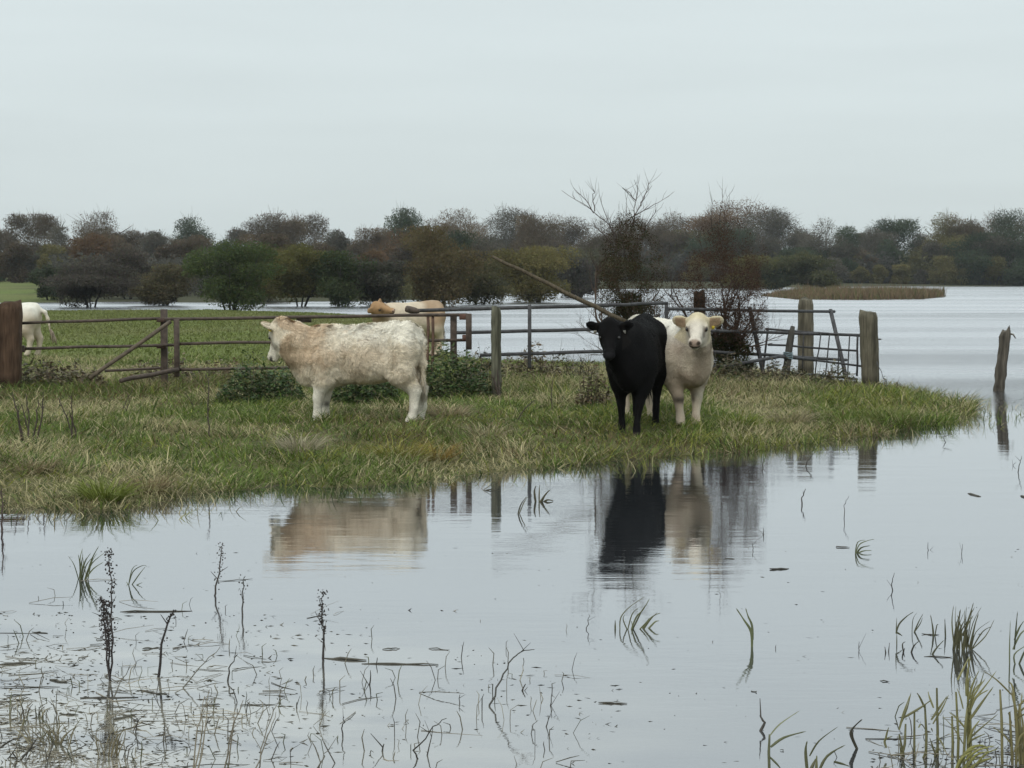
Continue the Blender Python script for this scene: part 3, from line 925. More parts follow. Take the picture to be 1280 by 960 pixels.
T = thing('metal_gate', 'long rusty tube gate stretching behind the shaggy cream cow', 'gate', Vector((D(400, 470, 30.6).x, 30.6, .25)))
rail(T, D(206, 399, 30.9), D(584, 393.5, 30.2), .024); rail(T, D(221, 430, 30.8), D(586, 425, 30.2), .022)
rail(T, D(225, 462, 30.8), D(440, 458, 30.5), .022)
for (ppx, top, bot, Y, w) in ((221, 399, 471, 30.75, .075), (586, 392, 437, 30.1, .085), (567, 393, 455, 30.35, .095)):
    a, b = D(ppx, top, Y), D(ppx, bot, Y)
    m = MB(); m.box((a + b) / 2, (w, w, (a - b).length), RUST, None, .006); part(T, 'upright', m, M_RUST)
m = MB(); m.tube(wobble(D(213, 402, 30.8), D(112, 473, 29.9), 5, .006), .03, 8, (.10, .075, .05)); part(T, 'brace', m, M_RUST, smooth=True)
m = MB(); m.tube(wobble(D(222, 462, 30.7), D(151, 476, 29.6), 5, .006), .034, 8, RUST); part(T, 'brace', m, M_RUST, smooth=True)
for q, sz in ((D(581, 396, 30.1), .16), (D(583, 422, 30.1), .12)):
    m = MB(); m.box(q, (sz, .06, .085), (.10, .05, .035), None, .006); part(T, 'hinge', m, M_RUST)
for ppx in (535, 541):
    m = MB(); m.tube(wobble(D(ppx, 396, 30.3), D(ppx - 1, 468, 30.2), 4, .008), .022, 6, (.10, .055, .035)); part(T, 'bar', m, M_RUST, smooth=True)
m = MB(); a = D(380, 400, 30.65); m.box(a, (.22, .05, .07), RUST, None, .005); part(T, 'latch', m, M_RUST)

# middle gate
T = thing('metal_gate', 'grey tube gate between the slim mossy post and the black cow', 'gate', Vector((D(690, 470, 31.5).x, 31.5, .2)))
rail(T, D(512, 388.5, 32.2), D(770, 381, 31.3), .028, STEEL); rail(T, D(770, 381, 31.3), D(834, 379, 32.2), .026, STEEL)
rail(T, D(567, 416, 31.0), D(790, 410.5, 31.3), .026, STEEL); rail(T, D(600, 444, 31.0), D(790, 438, 31.3), .026, STEEL)
for (ppx, top, bot, Y) in ((662, 381, 460, 31.0), (833, 377, 420, 32.3)):
    a, b = D(ppx, top, Y), D(ppx, bot, Y)
    m = MB(); m.box((a + b) / 2, (.055, .055, (a - b).length), STEEL, None, .005); part(T, 'upright', m, M_RUST)
m = MB(); m.tube(wobble(D(508, 386, 32.0), D(524, 389, 31.9), 3, .002), [.05, .055, .05, .03], 8, RUST); part(T, 'rail_end', m, M_RUST, smooth=True)

# the long pole leaning up over the gate
a, b = D(615, 320.5, 31.4), D(782, 402, 31.0)
T = thing('pole', 'long bare pole slanting up to the left from behind the black cow', 'pole', b)
m = MB(); m.tube(wobble(a, b, 9, .006), [.022, .026, .028, .03, .031, .032, .033, .034, .035, .035], 8, (.10, .08, .055)); part(T, 'shaft', m, M_WOOD, smooth=True)

# sagging gate on the right
Y0, Y1 = 33.0, 37.0
T = thing('metal_gate', 'sagging tube gate tilting over right of the white cow', 'gate', Vector((D(960, 470, 35).x, 35, .15)))
rail(T, D(833, 386, 32.6), D(1043, 389.5, Y1), .026, STEEL); rail(T, D(880, 413, Y0), D(1075, 419, 36.4), .026, STEEL)
rail(T, D(880, 439, Y0), D(1058, 450, Y1), .026, STEEL)
m = MB(); m.tube([D(880, 459, 33.0), D(905, 457.5, 33.3), D(945, 451, 33.8), D(975, 445.5, 34.3), D(1020, 450, 35)], .028, 8, STEEL); part(T, 'rail', m, M_RUST, smooth=True)
for (a, b) in ((D(937, 384, 34.6), D(954, 466, 34.0)), (D(1038, 387, 36.9), D(1058, 473, 36.0))):
    m = MB(); mm = (b - a).to_track_quat('Z', 'Y').to_matrix(); m.box((a + b) / 2, (.06, .05, (a - b).length), STEEL, mm, .005); part(T, 'upright', m, M_RUST)

T = thing('hurdle', 'low barred metal hurdle leaning against the thick grey green post', 'hurdle', Vector((D(1015, 475, 35.6).x, 35.6, .1)))
for (a, b) in (((957, 411), (1075, 420)), ((960, 431), (1072, 438.5)), ((957, 443), (1079, 458)), ((990, 466), (1072, 474))):
    rail(T, D(*a, 35.3), D(*b, 35.5), .018, STEEL)
for k, xx in enumerate((958, 991, 1003, 1024, 1035, 1046, 1060, 1070)):
    m = MB(); m.tube(wobble(D(xx + 2, 412 + (xx - 957) * .075, 35.35), D(xx - 2 + random.uniform(-4, 4), 470, 35.4), 3, .006), .011 if 0 < k < 7 else .018, 6, STEEL); part(T, 'bar', m, M_RUST, smooth=True)
a, b = D(991, 408, 34.6), D(979, 473, 34.4)
T = thing('stake', 'stout dark stake lashed to the low hurdle', 'stake', b)
m = MB(); m.tube(wobble(a, b + Vector((0, 0, -.1)), 6, .006), [.035, .055, .06, .062, .062, .065, .065], 9, (.075, .07, .06)); part(T, 'shaft', m, M_WOOD, smooth=True)
m = MB()
for k in range(4):
    c = D(985, 441 + k * 2.2, 34.45); m.tube([c + Vector((.075 * math.cos(q), .075 * math.sin(q), .01 * math.sin(q * 2))) for q in np.linspace(0, 6.28, 11)], .010, 5, (.16, .22, .24))
part(T, 'rope', m, M_TAG)

# ------------------------------------------------------------------ trees
KIND = {
 'brown':  (np.array([.125, .095, .064]), 'brown almost bare tree in the far wood'),
 'grey':   (np.array([.110, .098, .076]), 'grey thin crowned tree in the far wood'),
 'green':  (np.array([.062, .078, .045]), 'dark green tree in the far wood'),
 'olive':  (np.array([.140, .122, .050]), 'olive tinted autumn tree in the far wood'),
 'rust':   (np.array([.155, .095, .052]), 'rust brown autumn tree in the far wood'),
}

def crown_mesh(w, h, zc, n, leaf, col, lobes=9, flat=1.0, bare=.3, seed=0, var=.16):
    r = np.random.default_rng(seed)
    L0 = []
    for k in range(lobes):
        a = r.uniform(0, 6.283); rad = math.sqrt(r.random()) * .36; zz = r.uniform(-.42, .30)
        lim = math.sqrt(max(.05, 1 - (zz / .5) ** 2))
        L0.append((math.cos(a) * rad * lim * w, math.sin(a) * rad * lim * w, zz * h, r.uniform(.17, .28) * w, r.uniform(.14, .24) * h, r.uniform(.75, 1.25)))
    L0.append((0, 0, .24 * h, .2 * w, .24 * h, 1.0)); L0.append((0, 0, -.1 * h, .28 * w, .32 * h, 1.0))
    k = r.integers(0, len(L0), n)
    La = np.array(L0)[k]
    u = r.normal(0, 1, (n, 3)); u /= np.linalg.norm(u, axis=1)[:, None]
    rr = (r.random(n) ** .45) * (1 + np.minimum(np.abs(r.normal(0, .06, n)), .10))
    p = La[:, :3] + u * rr[:, None] * np.stack([La[:, 3], La[:, 3], La[:, 4]], 1)
    p[:, 2] += zc
    keep = vnoise3(p, 1.6 / leaf * .22, seed) + r.normal(0, .16, n) > .12
    p = p[keep]; La = La[keep]
    cell = np.floor(p / (leaf * 6)).astype(np.int64) @ np.array([1, 10007, 100140049]); _, inv_, cn = np.unique(cell, return_inverse=True, return_counts=True)
    k2 = cn[inv_] > .22 * np.median(cn[inv_]); p = p[k2]; La = La[k2]; n = len(p)
    nrm = r.normal(0, 1, (n, 3)); nrm /= np.linalg.norm(nrm, axis=1)[:, None]
    ax = r.normal(0, 1, (n, 3)) + np.array([0, 0, .8]); ax -= nrm * (ax * nrm).sum(1)[:, None]; ax /= np.linalg.norm(ax, axis=1)[:, None]
    bx = np.cross(nrm, ax)
    s = leaf * r.uniform(.5, 1.4, n)[:, None]
    tw = (r.random(n) < bare)[:, None]
    la = np.where(tw, s * 1.5, s * .6); lb = np.where(tw, s * .10, s * .38)
    V = np.stack([p - ax * la, p + bx * lb - ax * la * .1, p + ax * la, p - bx * lb + ax * la * .15], 1).reshape(-1, 3)
    C = col[None] * La[:, 5:6] * r.uniform(1 - var, 1 + var, (n, 1)) * np.array([1, 1, 1]) + r.normal(0, .006, (n, 3))
    # long fine twigs that feather the outline
    m_ = max(200, n // 24); k = r.integers(0, len(L0), m_); La = np.array(L0)[k]
    u = r.normal(0, 1, (m_, 3)); u[:, 2] = np.abs(u[:, 2]) * 1.3; u /= np.linalg.norm(u, axis=1)[:, None]
    ra = np.stack([La[:, 3], La[:, 3], La[:, 4]], 1); q0 = La[:, :3] + u * ra * .45; q0[:, 2] += zc
    q1 = q0 + (u + r.normal(0, .25, (m_, 3)) + np.array([0, 0, .25])) * ra * r.uniform(.4, .62, (m_, 1))
    sd = np.cross(q1 - q0, r.normal(0, 1, (m_, 3))); sd /= np.linalg.norm(sd, axis=1)[:, None]; ww = leaf * .11
    V = np.concatenate([V, np.stack([q0 - sd * ww, q0 + sd * ww, q1 + sd * ww * .4, q1 - sd * ww * .4], 1).reshape(-1, 3)])
    C = np.concatenate([C, np.tile(col * .8, (m_, 1))])
    C = np.clip(C, .008, 1)
    return V, np.repeat(C, 4, 0)

def add_tree(name, label, cat, group, base, H, w, col, leaf, n, stems=1, trunk=.45, splay=.12, bare=.3, lobes=9, seed=0, barkcol=(.06, .05, .042), zlow=None, parts=True):
    T = thing(name, label, cat, base, group)
    r = random.Random(seed)
    z0 = H * (zlow if zlow is not None else .22)
    hc = H - z0
    V, C = crown_mesh(w, hc * 1.02, z0 + hc * .5, n, leaf, col, lobes, bare=bare, seed=seed)
    q = len(V) // 4
    me = np_mesh('crown', V, np.arange(4 * q), np.full(q, 4), C)
    link_mesh('crown', me, M_LEAF, T)
    m = MB()
    for s in range(stems):
        a = r.uniform(0, 6.28) if stems > 1 else 0
        d = Vector((math.cos(a), math.sin(a) * .6, 0)) * (splay * H if stems > 1 else .02 * H)
        rad = H * .02 * (1.0 if stems == 1 else .6)
        top = d * r.uniform(1.0, 2.2) + Vector((0, 0, H * r.uniform(.55, .8)))
        pts = [d * .12 + Vector((0, 0, -.3)), d * .5 + Vector((r.gauss(0, .02), 0, .18)) * 1 + Vector((0, 0, H * .12)), d * 1.0 + Vector((0, 0, H * .35)), top]
        m.tube(pts, [rad * 1.3, rad, rad * .7, rad * .25], 6, barkcol)
        for b in range(4 if stems == 1 else 2):
            t = r.uniform(.3, .8); p0 = pts[1].lerp(pts[3], t)
            a2 = r.uniform(0, 6.28)
            p2 = p0 + Vector((math.cos(a2) * w * .33, math.sin(a2) * w * .33, H * .18))
            m.tube([p0, p0.lerp(p2, .5) + Vector((0, 0, -.03 * H)), p2], [rad * .5, rad * .35, rad * .12], 5, barkcol)
    m2 = m.build('trunk', M_BARK, T)
    return T

out = [(-40, 285), (0, 288), (45, 264), (75, 274), (130, 262), (165, 284), (190, 290), (240, 268), (300, 285), (345, 260), (375, 268), (420, 287), (455, 282), (500, 258), (540, 275), (580, 261), (630, 257),
       (665, 265), (710, 272), (750, 272), (800, 270), (840, 262), (890, 260), (935, 246), (962, 260), (1000, 286), (1030, 273), (1060, 284), (1090, 286), (1115, 271), (1150, 292), (1182, 263), (1212, 272), (1242, 265), (1275, 260), (1310, 266)]
kinds = ['brown', 'brown', 'brown', 'grey', 'brown', 'brown', 'grey', 'green', 'grey', 'brown', 'brown', 'grey', 'brown', 'green', 'brown', 'brown', 'grey', 'brown', 'brown', 'brown', 'brown', 'brown', 'rust', 'rust', 'grey', 'grey', 'grey', 'green', 'grey', 'green', 'grey', 'olive', 'brown', 'brown', 'green', 'brown']
FW = 'trees of the far wood'
for i, ((px, top), kd) in enumerate(zip(out, kinds)):
    Y = random.uniform(340, 430) if px < 700 else random.uniform(430, 480)
    b = D(px, 355, Y); bz = gz(b.x, Y)
    H = D(px, top - 2, Y).z - bz
    col, lab = KIND[kd]
    w = H * random.uniform(.85, 1.15)
    add_tree('broadleaf_tree', lab + ', standing against the sky', 'tree', FW + ' against the sky, ' + kd, Vector((b.x, Y, bz)), H, w, col * random.uniform(.95, 1.2), .25, 19000, trunk=.4, bare=.65 if kd in ('brown', 'grey') else .3, lobes=13, seed=100 + i, zlow=.15,
             barkcol=(.16, .15, .14) if kd == 'grey' else (.06, .05, .042))
# second rank, lower, filling in front
tops = np.array(out, float)
k = 0
for px in np.arange(-50, 1335, 23):
    pxx = px + random.uniform(-10, 10)
    Y = random.uniform(255, 320) if px < 640 else random.uniform(425, 440)
    kd = random.choice(['brown', 'brown', 'grey', 'olive', 'green', 'rust', 'brown', 'green'])
    if px > 960: kd = random.choice(['green', 'grey', 'olive', 'green', 'brown'])
    top = float(np.interp(pxx, tops[:, 0], tops[:, 1])) + random.uniform(18, 42)
    b = D(pxx, 355, Y); bz = gz(b.x, Y); H = D(pxx, top, Y).z - bz
    col, lab = KIND[kd]
    add_tree('broadleaf_tree', lab + ', lower in the middle rank', 'tree', FW + ' in the middle rank, ' + kd, Vector((b.x, Y, bz)), H, H * random.uniform(.95, 1.3), col * random.uniform(.8, 1.15), .22 if px < 640 else .30, 11000, bare=.3, lobes=11, seed=300 + k, zlow=.08)
    k += 1
# shrubs at the far water line on the right
k = 0
for px in np.arange(770, 1330, 24):
    pxx = px + random.uniform(-9, 9); Y = random.uniform(417, 424)
    kd = random.choice(['olive', 'green', 'green', 'grey', 'olive'])
    top = random.uniform(312, 338)
    b = D(pxx, 357, Y); bz = gz(b.x, Y); H = D(pxx, top, Y).z - bz
    col, lab = KIND[kd]
    add_tree('shrub', 'low ' + {'olive': 'olive', 'green': 'dark green', 'grey': 'grey'}[kd] + ' shrub on the far right shore', 'shrub', 'shrubs on the far right shore, ' + kd, Vector((b.x, Y, bz)), H, H * random.uniform(1.1, 1.6), col * random.uniform(.85, 1.1), .32, 5000, stems=3, bare=.2, lobes=9, seed=500 + k, zlow=.0)
    k += 1

# undergrowth that closes the gaps under the far wood
nU = 150000
pxs = rng.uniform(-80, 1360, nU); Yu = np.where(pxs < 660, rng.uniform(172, 320, nU), rng.uniform(424, 445, nU))
Yu = np.where((pxs > 560) & (pxs < 780), np.maximum(Yu, 172 + (pxs - 560) * 1.15), Yu)
xu = (pxs - 640) / FPX * Yu
zu = np.abs(rng.normal(0, 3.6, nU)) * (.4 + fbm(pxs * .03, Yu * .01, 77, 3)) * Yu / 420
zu = np.minimum(zu, 6.5 * rng.uniform(.5, 1, nU) * Yu / 420)
keep = ~((pxs < 62) & (Yu < 300))
xu, Yu, zu = xu[keep], Yu[keep], zu[keep]; nU = len(xu)
gu = ground(xu, Yu)
nr = rng.normal(0, 1, (nU, 3)); nr /= np.linalg.norm(nr, axis=1)[:, None]
ax = rng.normal(0, 1, (nU, 3)); ax -= nr * (ax * nr).sum(1)[:, None]; ax /= np.linalg.norm(ax, axis=1)[:, None]; bx = np.cross(nr, ax)
s = (rng.uniform(.10, .36, nU) * np.clip(Yu / 250, .5, 1.6))[:, None]; pc = np.stack([xu, Yu, gu + zu], 1)
Vu = np.stack([pc - ax * s, pc + bx * s * .6, pc + ax * s, pc - bx * s * .6], 1).reshape(-1, 3)
pal = np.array([[.095, .078, .058], [.07, .078, .048], [.085, .08, .068], [.105, .098, .048]])
cu = pal[(fbm(xu * .06, Yu * .02, 78, 2) * 5.9).astype(int) % 4] * rng.uniform(.7, 1.2, (nU, 1))
u_o = link_mesh('undergrowth', np_mesh('undergrowth', Vu, np.arange(4 * nU), np.full(nU, 4), np.repeat(cu, 4, 0)), M_LEAF)
tag(u_o, 'dark tangled undergrowth along the foot of the far wood', 'undergrowth', kind='stuff')

# willows and sallows standing in the flood (each its own)
WIL = [  # px, base row, top row, width px, colour, stems, bare, label
 (115, 384, 316, 140, (.085, .075, .062), 7, .55, 'wide grey twiggy sallow in the flood at far left'),
 (205, 382, 326, 100, (.090, .078, .045), 5, .4, 'brownish willow in the flood left of the round green bush'),
 (287, 390, 297, 128, (.062, .078, .032), 6, .15, 'large round dark green bush on the meadow edge'),
 (375, 383, 300, 110, (.105, .098, .036), 5, .2, 'yellow green willow in the flood right of the round bush'),
 (428, 383, 308, 96, (.052, .066, .030), 6, .2, 'dark green willow in the flood behind the shaggy cow'),
 (478, 383, 318, 90, (.062, .060, .045), 6, .35, 'grey green low willow above the tan cow'),
 (545, 383, 276, 136, (.095, .075, .038), 8, .35, 'tall brown green willow in the flood left of the slanting pole'),
 (600, 381, 322, 90, (.085, .078, .040), 7, .35, 'olive brown low willow behind the slim mossy post'),
 (668, 378, 302, 128, (.125, .108, .045), 9, .35, 'yellowish willow with splayed stems under the slanting pole'),
 (722, 372, 318, 70, (.070, .064, .055), 4, .5, 'small grey willow in the flood left of the thorn bush'),
 (62, 377, 330, 60, (.060, .070, .045), 4, .3, 'dull green willow beyond the left meadow'),
 (160, 376, 306, 90, (.075, .064, .052), 4, .5, 'brown bare willow behind the twiggy sallow'),
 (330, 378, 306, 90, (.095, .080, .034), 4, .3, 'tawny willow between the round bush and its neighbour'),
 (940, 362, 318, 90, (.110, .105, .042), 5, .3, 'yellow green willow right of the reddish bush'),
 (1010, 362, 314, 100, (.080, .080, .038), 5, .25, 'olive willow clump above the reed bed'),
 (970, 362, 330, 60, (.060, .068, .036), 4, .25, 'low dull green willow at the left end of the reed bed'),
]
for i, (px, by, top, wp, col, st, bare, lab) in enumerate(WIL):
    p0 = G(px, by, .15 if px == 287 else 0); bz = max(gz(p0.x, p0.y), -.2)
    H = D(px, top - 1, p0.y).z - max(bz, 0); w = wp / FPX * p0.y
    add_tree('willow', lab, 'willow', None, Vector((p0.x, p0.y, bz)), H, w, np.array(col) * 1.35, .00095 * p0.y, int(17000 * (wp / 110) ** 1.3), stems=st, splay=.26, bare=bare, lobes=14, seed=700 + i, zlow=.06 if px == 287 else .10, barkcol=(.05, .045, .04))

# the two thorn bushes growing through the fence, branch by branch
def grow(m, p, d, ln, rad, depth, r, col, twigs, up=.12, spread=.55):
    n = 4
    pts = [p]; q = d.copy(); pos = p.copy()
    for i in range(n):
        q = (q + Vector((r.gauss(0, .16), r.gauss(0, .16), r.gauss(0, .10) + up * .35))).normalized()
        pos = pos + q * ln / n; pts.append(pos.copy())
    m.tube(pts, [rad * (1 - .17 * i) for i in range(n + 1)], 5 if rad > .008 else 3, shade(col, .75, 1.2), cap=False)
    if depth == 0:
        for _ in range(2):
            b_ = pts[r.randint(1, n)]; e_ = b_ + (q + Vector((r.gauss(0, .5), r.gauss(0, .5), r.gauss(.15, .3)))).normalized() * ln * r.uniform(.4, .9)
            m.tube([b_, b_.lerp(e_, .5) + Vector((r.gauss(0, .01), 0, r.gauss(0, .01))), e_], [rad * .6, rad * .45, rad * .2], 3, shade(col, .75, 1.3), cap=False)
        twigs.append((pts[-1], q)); return
    for k in range(r.choice((2, 3, 3)) if depth > 1 else r.choice((2, 3))):
        b = pts[r.randint(1, n)]
        a = Vector((r.gauss(0, spread), r.gauss(0, spread), r.gauss(0, spread * .7) + up))
        grow(m, b, (q + a).normalized(), ln * r.uniform(.55, .85), rad * .55, depth - 1, r, col, twigs, up, spread)
    twigs.append((pts[2], q)); twigs.append((pts[-1], q))

def thorn(label, base, seed, stems, leafspec, barkcol):
    T = thing('thorn_bush', label, 'bush', base)
    r = random.Random(seed); m = MB(); tw = []
    for (off, d, ln, rad, depth, up, sp) in stems:
        grow(m, base + Vector(off), Vector(d).normalized(), ln, rad, depth, r, barkcol, tw, up, sp)
    part(T, 'branches', m, M_BARK)
    rg = np.random.default_rng(seed)
    for (nm, n, zlo, zhi, rad, size, cols, cx) in leafspec:
        z = zlo + (zhi - zlo) * rg.beta(1.6, 2.0, n); tt = (z - zlo) / (zhi - zlo)
        a = rg.uniform(0, 6.283, n); rr = np.sqrt(rg.random(n)) * rad * (.25 + 1.0 * np.sin(np.pi * np.clip(tt * .85 + .15, 0, 1)) ** .8) * (.7 + .6 * vnoise(a * 1.2, z * 2.2, seed))
        p = np.stack([cx + rr * np.cos(a), rr * np.sin(a) * .8, z], 1)
        keep = vnoise3(p + 7, 5.5, seed) > .40; p = p[keep]; n = len(p)
        nrm = rg.normal(0, 1, (n, 3)); nrm /= np.linalg.norm(nrm, axis=1)[:, None]
        ax = rg.normal(0, 1, (n, 3)); ax -= nrm * (ax * nrm).sum(1)[:, None]; ax /= np.linalg.norm(ax, axis=1)[:, None]; bx = np.cross(nrm, ax)
        s = size * rg.uniform(.6, 1.5, n)[:, None]; tw = np.where(rg.random(n) < .5, .1, .5)[:, None]; la = np.where(tw < .3, 2.6, 1.0)
        V = np.stack([p - ax * s * la, p + bx * s * tw, p + ax * s * la, p - bx * s * tw], 1).reshape(-1, 3)
        C = np.array(cols)[rg.integers(0, len(cols), n)] * rg.uniform(.7, 1.3, (n, 1))
        link_mesh(nm, np_mesh(nm, V, np.arange(4 * n), np.full(n, 4), np.repeat(C, 4, 0)), M_LEAF, T)
    return T
RED = [(.085, .048, .032), (.105, .058, .035), (.07, .045, .03), (.085, .065, .03)]
IVY = [(.035, .05, .02), (.05, .06, .022), (.06, .05, .028)]
pb = D(786, 455, 33.2); b = Vector((pb.x, 33.2, gz(pb.x, 33.2)))
BUSH_A = thorn('tall thorn bush with bare twigs sprouting from its top, behind the black cow', b, 5, [
    ((0, 0, 0), (-.03, 0, 1), .9, .05, 5, .16, .42), ((.08, 0, 0), (.05, .1, 1), .95, .045, 5, .18, .40), ((-.1, 0, 0), (-.05, -.1, 1), .9, .04, 5, .16, .40), ((.03, .1, 0), (.02, .0, 1), 1.0, .04, 5, .18, .36),
    ((-.15, 0, .7), (-1, 0, .25), .6, .014, 3, .1, .45), ((-.1, 0, .5), (-1, -.2, -.05), .55, .012, 3, .05, .45), ((.15, 0, .7), (1, 0, .2), .5, .012, 3, .1, .45)],
    [('leaves', 30000, .7, 2.8, .46, .013, RED + IVY + [(.10, .09, .05)], .0), ('ivy', 9000, .25, 1.5, .36, .026, IVY, .05)], (.085, .06, .045))
pb = D(905, 455, 34.0); b = Vector((pb.x, 34.0, gz(pb.x, 34.0)))
BUSH_B = thorn('wide reddish brown thorn bush right of the white cow', b, 9, [
    ((0, 0, 0), (.0, 0, 1), .8, .085, 5, .10, .62), ((.05, 0, 0), (.25, .1, 1), .8, .05, 5, .10, .6), ((-.05, 0, 0), (-.2, -.1, 1), .8, .05, 5, .10, .6), ((0, .1, 0), (.02, .05, 1), .95, .05, 5, .14, .5),
    ((.1, 0, .6), (1, 0, .35), .7, .018, 4, .08, .5), ((-.1, 0, .6), (-1, 0, .35), .7, .018, 4, .08, .5), ((0, 0, 1.7), (.05, 0, 1), .55, .010, 2, .4, .2)],
    [('leaves', 44000, .45, 2.8, .62, .013, [(.085, .052, .036), (.105, .060, .040), (.07, .047, .034)], .0), ('ivy', 9000, .1, 1.0, .36, .026, IVY, .02)], (.08, .055, .045))

def bare_branches(T, Y, polys, rad):
    m = MB()
    for pl in polys:
        pts = [D(x, y, Y + i * random.uniform(-.08, .08)) for i, (x, y) in enumerate(pl)]
        fine = []
        for a, b in zip(pts[:-1], pts[1:]):
            fine += [a.lerp(b, k / 3) + Vector((random.gauss(0, .008), random.gauss(0, .01), random.gauss(0, .008))) for k in range(3)]
        fine.append(pts[-1]); n = len(fine)
        m.tube(fine, [rad * (1 - .75 * i / n) for i in range(n)], 5, (.085, .065, .055), cap=False)
        for k in range(max(3, n)):
            q = fine[random.randint(1, n - 1)]; d = (pts[-1] - pts[0]).normalized() * .12 + Vector((random.gauss(0, .09), random.gauss(0, .06), abs(random.gauss(.04, .05))))
            m.tube([q, q + d * .6, q + d + Vector((random.gauss(0, .02), 0, .03))], [rad * .35, rad * .28, rad * .12], 3, (.085, .065, .055), cap=False)
    part(T, 'bare_branches', m, M_BARK)
bare_branches(BUSH_A, 33.2, [[(772, 300), (762, 282), (744, 266), (729, 255), (702, 238)], [(742, 266), (732, 250), (717, 235)], [(744, 264), (741, 246), (742, 238)], [(768, 296), (760, 276), (749, 243)], [(785, 300), (792, 278), (795, 253), (797, 239), (793, 225)], [(795, 251), (786, 242), (778, 235)],
  [(790, 285), (792, 272), (804, 247), (815, 232)], [(793, 270), (812, 260), (828, 250)], [(800, 258), (806, 245), (811, 230)], [(782, 292), (783, 270), (783, 250)], [(803, 290), (815, 272), (820, 262)], [(770, 310), (752, 290), (744, 284)], [(775, 330), (768, 300), (764, 278)], [(790, 330), (798, 300), (806, 280)], [(780, 320), (776, 290), (774, 272)]], .009)
bare_branches(BUSH_B, 34.0, [[(898, 300), (900, 270), (903, 238)], [(905, 295), (905, 265), (909, 247)], [(890, 290), (889, 268), (890, 248)], [(915, 320), (922, 300), (926, 284)], [(885, 330), (878, 312), (874, 300)]], .007)
# ------------------------------------------------------------------ weeds along the fence
def weed(name, label, px, py, wpx, hpx, cols, n, leaf, stems=20, group=None, stemcol=(.09, .07, .045), dz=0.0):
    b = on_ground(px, py); w = wpx / FPX * b.y; h = hpx / FPX * b.y
    T = thing(name, label, 'weeds', b, group)
    m = MB()
    for k in range(stems):
        a = random.uniform(0, 6.28); r = math.sqrt(random.random()) * w * .45
        p0 = Vector((math.cos(a) * r, math.sin(a) * r * .6, -.03)); hh = h * random.uniform(.5, 1.35) * math.sqrt(max(.1, 1 - (r / (w * .5)) ** 2))
        p1 = p0 + Vector((random.gauss(0, .06), random.gauss(0, .06), hh))
        m.tube([p0, p0.lerp(p1, .5) + Vector((random.gauss(0, .02), 0, 0)), p1], [.007, .005, .002], 4, stemcol, cap=False)
    m.build('stems', M_REED, T)
    rg = np.random.default_rng(abs(hash(label)) % 1000 if False else int(px * 7 + py))
    a = rg.uniform(0, 6.283, n); r = np.sqrt(rg.random(n)) * .5
    z = rg.random(n) ** .75 * np.sqrt(np.clip(1 - (r / .5) ** 2, .05, 1)) * (.35 + 1.0 * vnoise(np.cos(a) * r * 11 + 20, np.sin(a) * r * 7 + 20, int(px)))
    p = np.stack([np.cos(a) * r * w, np.sin(a) * r * w * .6, z * h], 1)
    ax = rg.normal(0, 1, (n, 3)); ax[:, 2] = np.abs(ax[:, 2]) * .5 - .1; ax /= np.linalg.norm(ax, axis=1)[:, None]
    bx = np.cross(ax, rg.normal(0, 1, (n, 3)) * .6 + np.array([0, 0, 1])); bx /= np.linalg.norm(bx, axis=1)[:, None]
    s = leaf * rg.uniform(.5, 1.4, n)[:, None]
    V = np.stack([p - ax * s, p + bx * s * .42, p + ax * s, p - bx * s * .42], 1).reshape(-1, 3)
    C = np.array(cols)[rg.integers(0, len(cols), n)] * rg.uniform(.7, 1.3, (n, 1))
    link_mesh('leaves', np_mesh('leaves', V, np.arange(4 * n), np.full(n, 4), np.repeat(C, 4, 0)), M_REED, T)
    return T
NET = [(.035, .070, .020), (.055, .10, .026), (.08, .115, .035), (.10, .10, .045)]
DRY = [(.15, .105, .06), (.11, .08, .045), (.20, .16, .10), (.09, .085, .04)]
HEA = [(.10, .08, .05), (.085, .085, .04), (.13, .10, .06), (.06, .065, .03)]
weed('nettle_clump', 'dark green nettle clump under the head of the shaggy cow', 326, 504, 115, 54, NET, 3800, .032)
weed('nettle_clump', 'dark green nettle clump under the belly of the shaggy cow', 455, 506, 100, 46, NET, 3600, .032)
weed('nettle_clump', 'dark green nettle clump behind the tail of the shaggy cow', 566, 498, 105, 62, NET, 3800, .032)
weed('dock_clump', 'brown withered docks at the foot of the big gatepost', 75, 489, 120, 42, DRY, 2200, .04, 40)
weed('dock_clump', 'withered brown stems around the rusty upright post', 205, 482, 90, 44, DRY, 1100, .035, 30)
weed('dock_clump', 'tan withered stems under the long rusty gate', 282, 480, 80, 34, DRY, 900, .035, 30)
weed('dock_clump', 'brown docks crowding the foot of the middle gate upright', 664, 476, 80, 44, DRY, 1500, .035, 30)
weed('dock_clump', 'tall dry stems beside the black cow at its left', 742, 508, 46, 58, DRY, 700, .03, 26)
weed('dock_clump', 'grey green weeds left of the slim mossy post', 600, 484, 70, 46, HEA, 1100, .035, 24)
weed('scrub', 'heathery scrub at the foot of the reddish thorn bush', 905, 484, 100, 40, HEA, 2000, .035, 40)
weed('scrub', 'heathery scrub in front of the sagging gate', 968, 486, 90, 38, HEA, 1600, .035, 36)
weed('scrub', 'heathery scrub between the hurdle and the last post', 1035, 488, 90, 32, HEA, 1500, .035, 36)
weed('scrub', 'grey weeds at the water behind the black cow', 712, 474, 70, 36, HEA, 700, .03, 26)
weed('scrub', 'wispy weeds at the foot of the thick grey green post', 1112, 494, 40, 22, HEA, 320, .03, 20)

